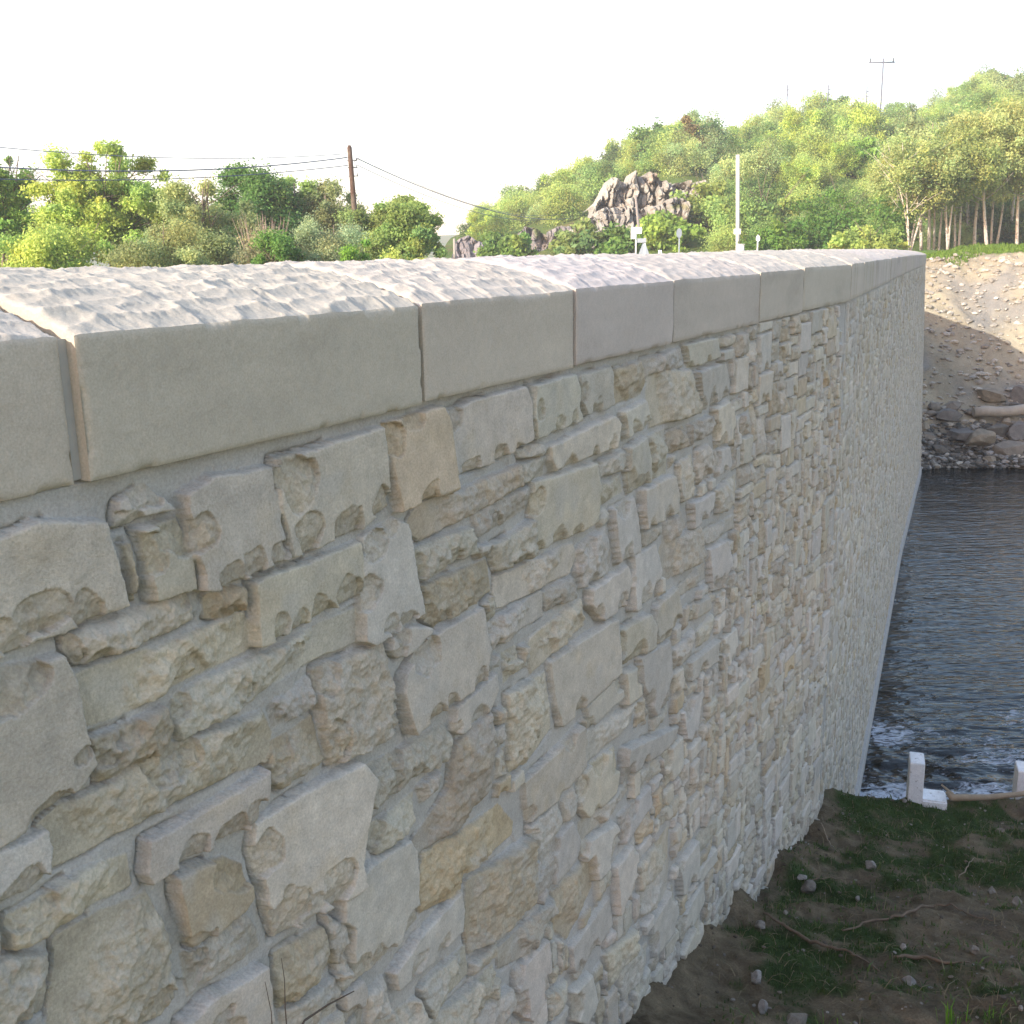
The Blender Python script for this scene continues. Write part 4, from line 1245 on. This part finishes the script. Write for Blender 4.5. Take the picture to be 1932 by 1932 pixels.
# scattered bank stones: too many to count
Vs, Qs, Cs_ = [], [], []; off = 0
base = [rock_mesh('tmp', rg, 1, .85, .62, (1, 1, 1), 1, 7, .1) for k in range(6)]
bv = []
for m_ in base:
    v = np.zeros(len(m_.vertices) * 3); m_.vertices.foreach_get('co', v); q = np.zeros(len(m_.polygons) * 3, int); m_.polygons.foreach_get('vertices', q)
    bv.append((v.reshape(-1, 3), q.reshape(-1, 3)))
for m_ in base: bpy.data.meshes.remove(m_)
def scatter(name, n, xr, yf, zf, smin, smax, cols, seed, mat_, label, cat, sink=.3, powr=3.0, keepf=None):
    rg = np.random.default_rng(seed)
    Vs, Qs, Cs_ = [], [], []; off = 0
    X = rg.uniform(*xr, n); Y = yf(X, rg); Z = zf(X, Y)[0]
    for x, y, z in zip(X, Y, Z):
        if z < -.02 or (keepf and not keepf(x, y)): continue
        s = smin + (smax - smin) * rg.random() ** powr
        v, q = bv[rg.integers(6)]
        an = rg.uniform(0, 6.28); c, sn = math.cos(an), math.sin(an)
        sc = np.array((1, rg.uniform(.6, 1), rg.uniform(.5, 1)))
        w = v * sc * s; w = np.stack([w[:, 0] * c - w[:, 1] * sn, w[:, 0] * sn + w[:, 1] * c, w[:, 2]], 1)
        Vs.append(w + (x, y, z + s * sink * .5)); Qs.append(q + off); off += len(w)
        cc = np.array(cols[rg.integers(len(cols))]) * rg.uniform(.7, 1.25); Cs_.append(np.tile(cc, (len(w), 1)))
    me = mesh_np(name, np.concatenate(Vs), np.concatenate(Qs), False, np.concatenate(Cs_), nper=3)
    o = link(name, me, mat_); tag(o, label, cat, kind='stuff'); return o
scatter('bank_rubble', 5200, (8.6, 20), lambda X, r: far_edge(X) + 7.6 * r.random(len(X)) , far_z, .02, .15, [(.36, .33, .28), (.30, .27, .22), (.42, .38, .31)], 21, STONE,
        'loose pale stones strewn over the gravelly far bank', 'rubble')
scatter('shore_gravel', 3200, (8.9, 16), lambda X, r: far_edge(X) + 1.3 * r.random(len(X)) ** 1.2, far_z, .035, .13, [(.13, .12, .10), (.19, .17, .14), (.10, .10, .09), (.26, .25, .23)], 22, STONE,
        'dark wet cobbles along the waterline of the far bank', 'cobbles', powr=1.8)

# ================================================================== NEAR BANK DETAILS
def near_pt(px, py):
    for D in np.arange(1.2, 6.6, .01):
        p = at(px, py, D); z = float(near_z(np.array([p.x]), np.array([p.y]))[0][0])
        if z >= p.z: return Vector((p.x, p.y, z))
    p = at(px, py, 5.7); return Vector((p.x, p.y, float(near_z(np.array([p.x]), np.array([p.y]))[0][0])))
rg = np.random.default_rng(31)
NS = [(1525, 1674, 34, 26, 'pale rounded stone on the soil nearest the lower wall'), (1440, 1900, 30, 36, 'upright pale stone low on the soil bank'),
      (1500, 1925, 62, 36, 'large soil coloured stone at the bottom edge'), (1428, 1842, 32, 26, 'brown stone at the foot of the bank'),
      (1618, 1695, 16, 12, 'small pale pebble on the dark grass'), (1706, 1510, 14, 10, 'tiny white pebble beside the concrete block'),
      (1640, 1632, 26, 26, 'grey stone half buried in the mown patch'), (1704, 1789, 14, 16, 'small tan stone amid the grass'),
      (1836, 1793, 26, 22, 'whitish stone at the right of the bank'), (1870, 1680, 22, 18, 'dull pebble on the right side soil'),
      (1918, 1700, 24, 18, 'stone by the right edge of the photo on soil'), (1715, 1850, 34, 24, 'flat grey stone in the lower grass'),
      (1482, 1722, 12, 9, 'small bluish stone under the pale rounded stone'), (1885, 1568, 20, 12, 'flat stone on the far right soil patch'),
      (1512, 1655, 26, 12, 'thin flat stone just above the pale rounded one'), (1436, 1745, 28, 18, 'white chalky stone near the thick root')]
for (px, py, w, h, lab) in NS:
    p = near_pt(px, py + h * .3); D = p.y
    wx = w / F * D / 2 * 1.1; hz = h / F * D / 2 * 1.1
    me = rock_mesh('stone', rg, wx, wx * .8, hz, [(.24, .215, .18), (.20, .175, .14), (.30, .28, .25)][rg.integers(3)], 3, 9, .06)
    o = link('stone', me, STONE); o.location = (p.x, p.y, p.z + hz * .5); o.rotation_euler = (rg.normal() * .15, rg.normal() * .15, rg.uniform(0, 3))
    tag(o, lab, 'stone', 'loose stones on the soil bank')
scatter('soil_crumbs', 6000, (.3, 5.6), lambda X, r: r.uniform(2.3, 5.9, len(X)), near_z, .002, .014, [(.14, .115, .085), (.10, .078, .055), (.24, .215, .18)], 23, STONE,
        'crumbs of earth and grit covering the near bank', 'soil crumbs', powr=3.5, keepf=lambda x, y: y < bank_edge(np.array(x)) + .1 and (x - P0[0]) * N1[0] + (y - P0[1]) * N1[1] > .01)
ROOT = mat('dry root', (.15, .11, .075), n1=(30, .3), bump=[(120, .8, .003)])
PALE = mat('bleached stick', (.28, .225, .155), n1=(20, .2), bump=[(90, .8, .003)])
def root_obj(name, label, pts, rad, m, lift=.012, cat='root'):
    P = [near_pt(*q) + Vector((0, 0, lift)) for q in pts]
    out = []
    for i in range(len(P) - 1):
        for k in range(5):
            q = P[i].lerp(P[i + 1], k / 5); q.z = max(q.z, float(near_z(np.array([q.x]), np.array([q.y]))[0][0]) + lift * .5)
            out.append(q + Vector(rg.normal(size=3)) * .003)
    out.append(P[-1])
    n = len(out); mb = MB(); rad *= .7; mb.tube(out, [rad * (1 - .65 * abs(2 * i / (n - 1) - .7) / 1.3) for i in range(n)], 7)
    return tag(mb.build(name, m), label, cat)
root_obj('root', 'long root crossing the lower left of the soil bank', [(1440, 1728), (1490, 1760), (1530, 1785), (1580, 1795), (1620, 1812), (1660, 1840)], .011, ROOT)
root_obj('root', 'curved root arching across the middle of the soil bank', [(1590, 1760), (1640, 1745), (1700, 1732), (1760, 1715), (1795, 1712), (1830, 1735), (1875, 1742)], .009, ROOT)
root_obj('root', 'thin root on the bank above the pale rounded stone', [(1520, 1665), (1560, 1660), (1600, 1665), (1650, 1660)], .005, ROOT)
root_obj('root', 'short pale root standing out of the right side grass', [(1808, 1660), (1825, 1640), (1838, 1622)], .005, PALE)
root_obj('root', 'dark looping root in the lower grass', [(1690, 1812), (1730, 1812), (1780, 1820), (1830, 1822)], .012, ROOT)
root_obj('root', 'thin root by the wall foot below its tail end', [(1550, 1555), (1562, 1590), (1580, 1612)], .005, PALE)
p = near_pt(1795, 1497); q = near_pt(1960, 1512)
mb = MB(); A = p + Vector((0, 0, .05)); B = q + Vector((.1, 0, .06))
mb.tube([A + Vector((-.02, .02, .03)), A, A.lerp(B, .35) + Vector((0, 0, -.012)), A.lerp(B, .7), B], [.012, .022, .019, .016, .010], 8)
mb.tube([A.lerp(B, .05), A + Vector((-.05, .03, .07))], [.012, .006], 6)
tag(mb.build('branch', PALE), 'bleached fallen branch at the water edge right of the concrete block', 'branch')

# concrete blocks at the edge of the water
def lblock(px, pyt, pyb, wpx, label, foot=True, back=0.0):
    p = near_pt(px, pyb - 6); p.y += back; p.z -= back * 1.6; D = p.y + .02
    p.x = at(px, pyb, D).x
    t = at(px, pyt, D); w = wpx / F * D
    r0 = empty('concrete_block', (p.x, D, p.z - .05)); tag(r0, label, 'concrete block', 'white concrete blocks at the water edge')
    h = t.z - (p.z - .05)
    rot = Matrix.Rotation(R(-18), 3, 'Z')
    m = MB(); m.box((0, .07, h / 2), (w * .80, .16, h), rot, bev=.004); m.build('upright', M['block'], r0, smooth=False)
    if foot:
        m = MB(); m.box((w * .95, .03, .055), (w * 1.4, .16, .06), rot, bev=.01); m.build('foot', M['block'], r0, smooth=False)
    return r0
lblock(1735, 1440, 1490, 36, 'white concrete block with a low foot standing at the water edge')
lblock(1938, 1456, 1478, 30, 'white concrete block cut by the right edge of the photo', False, .30)

# grass on the near bank
GM = mat('grass blades', attr=True, transl=.25, rough=.6, spec=.2)
def blades(name, X, Y, zf, hmin, hmax, col, seed, label, wd=.0022, bend=.5):
    rg = np.random.default_rng(seed); n = len(X); Z = zf(X, Y)[0]
    h = rg.uniform(hmin, hmax, n); an = rg.uniform(0, 6.28, n); b = rg.random(n) * bend
    dx, dy = np.cos(an), np.sin(an); w = wd * (.6 + .8 * rg.random(n))
    P = np.stack([X, Y, Z - .004], 1); S_ = np.stack([-dy * w, dx * w, 0 * w], 1)
    M1 = P + np.stack([dx * h * b * .35, dy * h * b * .35, h * .6], 1); T = P + np.stack([dx * h * b, dy * h * b, h * (1 - b * .3)], 1)
    V = np.stack([P - S_, P + S_, M1 + S_ * .7, M1 - S_ * .7, T + S_ * .1, T - S_ * .1], 1).reshape(-1, 3)
    i = np.arange(n)[:, None] * 6
    Q = np.concatenate([i + np.array([[0, 1, 2, 3]]), i + np.array([[3, 2, 4, 5]])])
    c = np.array(col) * (1 + .6 * (rg.random((n, 1)) - .5)) * np.array((1, 1, 1)) + rg.random((n, 1)) * np.array((.02, .012, 0))
    me = mesh_np(name, V, Q, False, np.repeat(c, 6, 0))
    o = link(name, me, GM); tag(o, label, 'grass', kind='stuff'); return o
rgx = np.random.default_rng(41)
X = rgx.uniform(.6, 6.0, 260000); Y = rgx.uniform(2.3, 6.1, 260000)
g_ = fbm(X * 1.5 + 3, Y * 1.5, 4, 43) + .5 * fbm(X * 8, Y * 8, 3, 53) + .40 * np.exp(-((Y - bank_edge(X) + .35) / .35) ** 2)
dw = (X - P0[0]) * N1[0] + (Y - P0[1]) * N1[1]
k = (g_ - .5 * np.exp(-np.maximum(dw, 0) / .12) > .05 + .25 * rgx.random(len(X))) & (dw > .03) & (Y < bank_edge(X) + .03)
k = k & (rgx.random(len(k)) < .6)
blades('grass', X[k], Y[k], near_z, .006, .028, (.050, .090, .026), 42, 'short dark grass in patches on the near soil bank')
k2 = (dw > .02) & (Y < bank_edge(X) + .02) & (rgx.random(len(X)) < .045)
blades('dry_straw', X[k2], Y[k2], near_z, .010, .050, (.20, .165, .10), 47, 'dry straw and plant litter strewn over the near bank', wd=.0014, bend=2.6)
k3 = (dw > .02) & (Y < bank_edge(X) + .02) & (rgx.random(len(X)) < .05) & (vn(X * 3, Y * 3, 91) > -.1)
blades('weeds', X[k3], Y[k3], near_z, .010, .040, (.075, .115, .035), 48, 'sparse low weeds sprouting from the soil of the near bank', wd=.0034, bend=1.4)
def tuft(px, py, n, h, lab):
    p = near_pt(px, py); rr = np.random.default_rng(int(px))
    X = p.x + rr.normal(size=n) * .02; Y = p.y + rr.normal(size=n) * .02
    o = blades('grass_tuft', X, Y, near_z, h * .5, h, (.12, .26, .03), int(px), '', wd=.0028, bend=.6)
    del o['kind']; tag(o, lab, 'grass tuft', 'bright grass tufts on the near bank')
tuft(1800, 1935, 16, .11, 'bright green tuft at the bottom of the bank'); tuft(1862, 1928, 9, .09, 'smaller bright tuft right of the larger one at the bottom'); tuft(1568, 1950, 6, .12, 'lone bright blades by the bottom edge stone')
# far grass at the top of the bank
X = rgx.uniform(9, 20, 60000); Y = rgx.uniform(30, 38, 60000); k = (Y - far_edge(X) > 7.5 + .8 * vn(X * 1.5, Y, 3))
blades('bank_grass', X[k], Y[k], far_z, .04, .13, (.11, .19, .03), 44, 'sunlit fresh grass under the birches', wd=.012)
# dry stems in front of the wall at the lower left
STEM = mat('dark dry stem', (.10, .075, .055))
def stem(lab, pts, rad):
    P = []
    for (px, py, off_) in pts:
        s_, z_ = wall_st(px, py); k = P0 + D1 * s_
        r_ = ray(px, py); t = ((N1 @ (P0 + N1 * off_))) / (N1[0] * r_.x + N1[1] * r_.y); q = r_ * t + Vector((0, 0, ZC)); P.append(q)
    mb = MB(); out = []
    for i in range(len(P) - 1):
        for k in range(4): out.append(P[i].lerp(P[i + 1], k / 4))
    out.append(P[-1]); n = len(out)
    rad *= .7; mb.tube(out, [rad * (1 - .6 * i / (n - 1)) for i in range(n)], 6)
    tag(mb.build('dry_stem', STEM), lab, 'stem', 'dry plant stems in front of the wall')
stem('thick bare stem reaching up to the right at the bottom of the wall', [(540, 1990, .14), (575, 1925, .13), (620, 1895, .12), (668, 1870, .11)], .0035)
stem('tall thin vertical stem left of the thick one', [(545, 1990, .10), (538, 1900, .09), (537, 1850, .08), (531, 1808, .08)], .0016)
stem('short thin stem furthest left of the three', [(516, 1990, .08), (512, 1910, .07), (500, 1852, .07)], .0014)
stem('pale wispy stem at the foot of the wall', [(1262, 1905, .06), (1285, 1885, .08), (1308, 1858, .09)], .0016)

# ================================================================== POLES, WIRES AND SIGNS
WOOD = mat('weathered wooden pole', (.085, .050, .034), mixcol=((.15, .125, .095), 1.2, .5, .65), n1=(6, .25), bump=[(30, .7, .01)])
GREYP = mat('pale grey pole', (.50, .49, .47), n1=(3, .1))
WHITE = mat('white painted metal', (.78, .78, .77), rough=.5)
SGREY = mat('grey sign back', (.30, .34, .38), rough=.5)
DARKM = mat('dark fittings', (.05, .05, .05), rough=.6)
WIRE = mat('overhead wire', (.10, .13, .19), rough=.6)
D = 38
top = at(659, 274, D); bot = at(677, 500, D); dirv = (bot - top); bot = top + dirv * ((top.z - GZ) / (top.z - bot.z))
pole = empty('utility_pole', bot); tag(pole, 'leaning wooden utility pole behind the left part of the coping', 'utility pole')
tl = top - bot; mb = MB(); mb.tube([tl * k for k in (0, .25, .5, .75, .985, 1)], [.115, .108, .10, .088, .080, .045], 12); mb.build('pole', WOOD, pole)
for (f_, nm) in ((.90, 0), (.855, 0), (.80, 0)):
    mb = MB(); c = tl * f_; mb.box(c + Vector((.05, 0, 0)), (.34, .05, .03)); mb.tube([c + Vector((.2, 0, 0)), c + Vector((.2, 0, .09))], .018, 6); mb.build('insulator', DARKM, pole)
mb = MB(); mb.tube([tl * k + Vector((-.115, -.03, 0)) for k in (.1, .3, .45, .56)], .016, 6); mb.build('cable', DARKM, pole)
mb = MB(); mb.tube([tl * .85 + Vector((.1, 0, 0)), tl * .87 + Vector((.14, 0, .16)), tl * .87 + Vector((.3, 0, .22))], .012, 6); mb.build('jumper_wire', DARKM, pole)
def wire(lab, a, b, sag, rad=.012):
    mb = MB(); P = []
    for i in range(33):
        k = i / 32; p = a.lerp(b, k); p.z -= sag * 4 * k * (1 - k); P.append(p)
    mb.tube(P, rad * 1.5, 5); tag(mb.build('overhead_wire', WIRE), lab, 'wire')
wire('highest wire left of the wooden utility pole', at(-60, 272, 30), at(654, 290, D), .25, .008)
wire('middle wire left of the wooden utility pole', at(-60, 312, 30), at(655, 297, D), .28, .013)
wire('lowest wire left of the wooden utility pole', at(-60, 336, 30), at(656, 312, D), .22, .010)
wire('highest wire running from the pole towards the hill', at(672, 292, D), at(1100, 392, 84), 1.2, .007)
wire('middle wire running from the pole towards the hill', at(674, 299, D), at(1120, 402, 84), 1.1, .013)
wire('lowest wire running from the pole towards the hill', at(675, 312, D), at(1060, 408, 84), .9, .009)
# pole crowning the hill with a cross arm
def hill_pole(name, lab, px, ytop, D, rad, arm=None, m=GREYP, group=None):
    p = place(px, D, 0); z = float(hill_h(np.array([p[0]]), np.array([p[1]]))[0]); t = at(px, ytop, D)
    r0 = empty(name, (t.x, t.y, z - .3)); tag(r0, lab, 'utility pole', group)
    h = t.z - z + .3; mb = MB(); mb.tube([(0, 0, 0), (0, 0, h * .5), (0, 0, h)], [rad * 1.2, rad * 1.1, rad], 8); mb.build('pole', m, r0)
    if arm:
        mb = MB(); mb.box((-arm * .06, 0, h - .35), (arm, .12, .12)); ca_ = mb.build('cross_arm', m, r0)
        for q in (-.5, .38): mb = MB(); mb.tube([(arm * q, 0, h - .3), (arm * q, 0, h + .02)], .06, 6); mb.build('insulator', DARKM, ca_)
    else:
        for q in (.9, .8):
            mb = MB(); mb.box((.09, 0, h * q), (.30, .08, .06)); mb.build('insulator', DARKM, r0)
    return r0
FADE = mat('distant grey pole', (.12, .13, .16))
hill_pole('power_pole', 'tall thin power pole with a cross arm above the hill', 1667, 110, 104, .075, 2.4, FADE)
for px, yt, lab in ((1486, 160, 'leftmost of the three short poles on the ridge'), (1563, 160, 'middle one of the three short poles on the ridge'), (1636, 163, 'rightmost of the three short poles on the ridge')):
    hill_pole('power_pole', lab, px, yt, 106, .06, None, FADE, 'short poles on the ridge')
def simple_pole(name, lab, px0, ytop, px1, ybot, D, r1, r2, m, cat='pole'):
    t = at(px0, ytop, D); b = at(px1, ybot, D); d = t - b; b = t - d * ((t.z - GZ) / d.z)
    r0 = empty(name, b); tag(r0, lab, cat); tl = t - b
    mb = MB(); mb.tube([tl * k for k in (0, .5, 1)], [r2, (r1 + r2) / 2, r1], 12); mb.build('pole', m, r0); return r0, tl
r0, tl = simple_pole('lighting_column', 'tall pale grey pole standing against the green hillside', 1392, 292, 1392, 470, 50, .085, .10, GREYP)
mb = MB(); mb.tube([(-.11, -.04, tl.z * .3), (-.11, -.04, tl.z * .95)], .018, 6); mb.build('conduit', GREYP, r0)
r0, tl = simple_pole('telegraph_pole', 'short dark leaning pole in front of the cliff', 1199, 368, 1206, 440, 54, .06, .075, mat('dark pole', (.22, .20, .18)))
simple_pole('fence_post', 'old leaning post by the low dark outcrop', 857, 450, 858, 490, 46, .05, .06, mat('grey post', (.34, .30, .25)), 'post')
def sign(name, lab, px, ytop, D, post_r, panels, m=WHITE):
    t = at(px, ytop, D); r0 = empty(name, (t.x, t.y, GZ)); tag(r0, lab, 'sign'); h = t.z - GZ; k = D / F
    mb = MB(); mb.tube([(0, 0, 0), (0, 0, h)], post_r, 10); mb.build('post', m, r0)
    for (x0, y0, x1, y1, mm, shape) in panels:
        a = at(x0, y0, D); b = at(x1, y1, D); cx, cz = (a.x + b.x) / 2 - t.x, (a.z + b.z) / 2 - GZ; w, hh = abs(b.x - a.x), abs(a.z - b.z)
        mb = MB()
        if shape == 'box': mb.box((cx, -.06, cz), (w, .03, hh), bev=.008)
        elif shape == 'oval' or shape == 'tri':
            n = 28; pr = []
            for i in range(n):
                q = 2 * math.pi * i / n
                if shape == 'oval': pr.append((math.cos(q) * w / 2, math.sin(q) * hh / 2))
            if shape == 'tri': pr = [(-w / 2, -hh / 2), (w / 2, -hh / 2), (w * .42, -hh * .30), (w * .12, hh * .45), (0, hh / 2), (-w * .12, hh * .45), (-w * .42, -hh * .30)]
            n = len(pr)
            mb.add([(cx + x, -.075, cz + z) for x, z in pr] + [(cx + x, -.05, cz + z) for x, z in pr],
                   [tuple(range(n))[::-1], tuple(range(n, 2 * n))] + [(i, (i + 1) % n, n + (i + 1) % n, n + i) for i in range(n)])
        elif shape == 'arrow':
            pr = [(-w / 2, -hh / 2), (w * .46, -hh / 2), (w / 2, hh * .1), (w * .46, hh / 2), (-w / 2, hh / 2)]
            n = 5
            mb.add([(cx + x, -.075, cz + z) for x, z in pr] + [(cx + x, -.05, cz + z) for x, z in pr],
                   [tuple(range(n))[::-1], tuple(range(n, 2 * n))] + [(i, (i + 1) % n, n + (i + 1) % n, n + i) for i in range(n)])
        mb.build('panel', mm, r0, smooth=False)
    return r0
sign('road_sign', 'white fingerpost with two blank white panels in front of the cliff', 1200, 428, 42, .028, [(1190, 429, 1211, 441, WHITE, 'arrow'), (1190, 442, 1200, 451, WHITE, 'box')])
sign('road_sign', 'small grey sign on a white post right of the fingerpost', 1217, 449, 41, .028, [(1202, 450, 1219, 458, SGREY, 'box')])
sign('warning_sign', 'grey triangular sign back low behind the coping', 1214, 462, 43, .03, [(1203, 459, 1226, 484, SGREY, 'tri')], SGREY)
sign('round_sign', 'oval grey sign half hidden by the bright green tree', 1282, 431, 52, .03, [(1276, 431, 1286, 449, mat('pale sign', (.22, .26, .31)), 'oval')], SGREY)
sign('road_sign', 'small white plate on a thin post under the tall pale pole', 1391, 425, 44, .025, [(1384, 432, 1397, 442, WHITE, 'box')])
sign('marker_post', 'thin white marker post with an oval head right of the tall pole', 1430, 443, 44, .025, [(1426, 444, 1433, 456, WHITE, 'oval')])
p = at(1397, 462, 42)
r0 = empty('meter_cabinet', (p.x, p.y, GZ)); tag(r0, 'white box cabinet at the foot of the tall pale pole', 'cabinet')
mb = MB(); mb.box((0, 0, (p.z - GZ) / 2), (.26, .22, p.z - GZ), bev=.015); mb.build('body', WHITE, r0)
mb = MB(); mb.box((0, 0, p.z - GZ + .015), (.30, .26, .03), bev=.006); mb.build('lid', WHITE, r0)
mb = MB(); mb.box((.0, -.118, (p.z - GZ) * .62), (.19, .012, (p.z - GZ) * .5), bev=.003); dr_ = mb.build('door', GREYP, r0); mb = MB(); mb.box((.07, -.13, (p.z - GZ) * .62), (.015, .02, .06)); mb.build('handle', DARKM, dr_)
p = at(1246, 472, 40)
mb = MB(); h = p.z - GZ; mb.tube([(-.09, 0, 0), (-.08, 0, h * .8), (-.04, 0, h), (.02, 0, h), (.07, 0, h * .8), (.12, 0, 0)], .025, 8)
o = mb.build('hoop_barrier', WHITE); o.location = (p.x, p.y, GZ); tag(o, 'small white hoop rail poking above the coping', 'hoop')

# thin evening air
m = bpy.data.materials.new('thin haze'); m.use_nodes = True
n_ = m.node_tree.nodes; n_.remove(n_['Principled BSDF'])
pv = n_.new('ShaderNodeVolumePrincipled'); pv.inputs['Color'].default_value = (.92, .95, 1, 1); pv.inputs['Density'].default_value = HAZE
m.node_tree.links.new(pv.outputs[0], n_['Material Output'].inputs['Volume'])
mb = MB(); mb.box((20, 230, 24), (900, 780, 52)); hz_ = mb.build('haze', m, smooth=False); tag(hz_, kind='stuff')
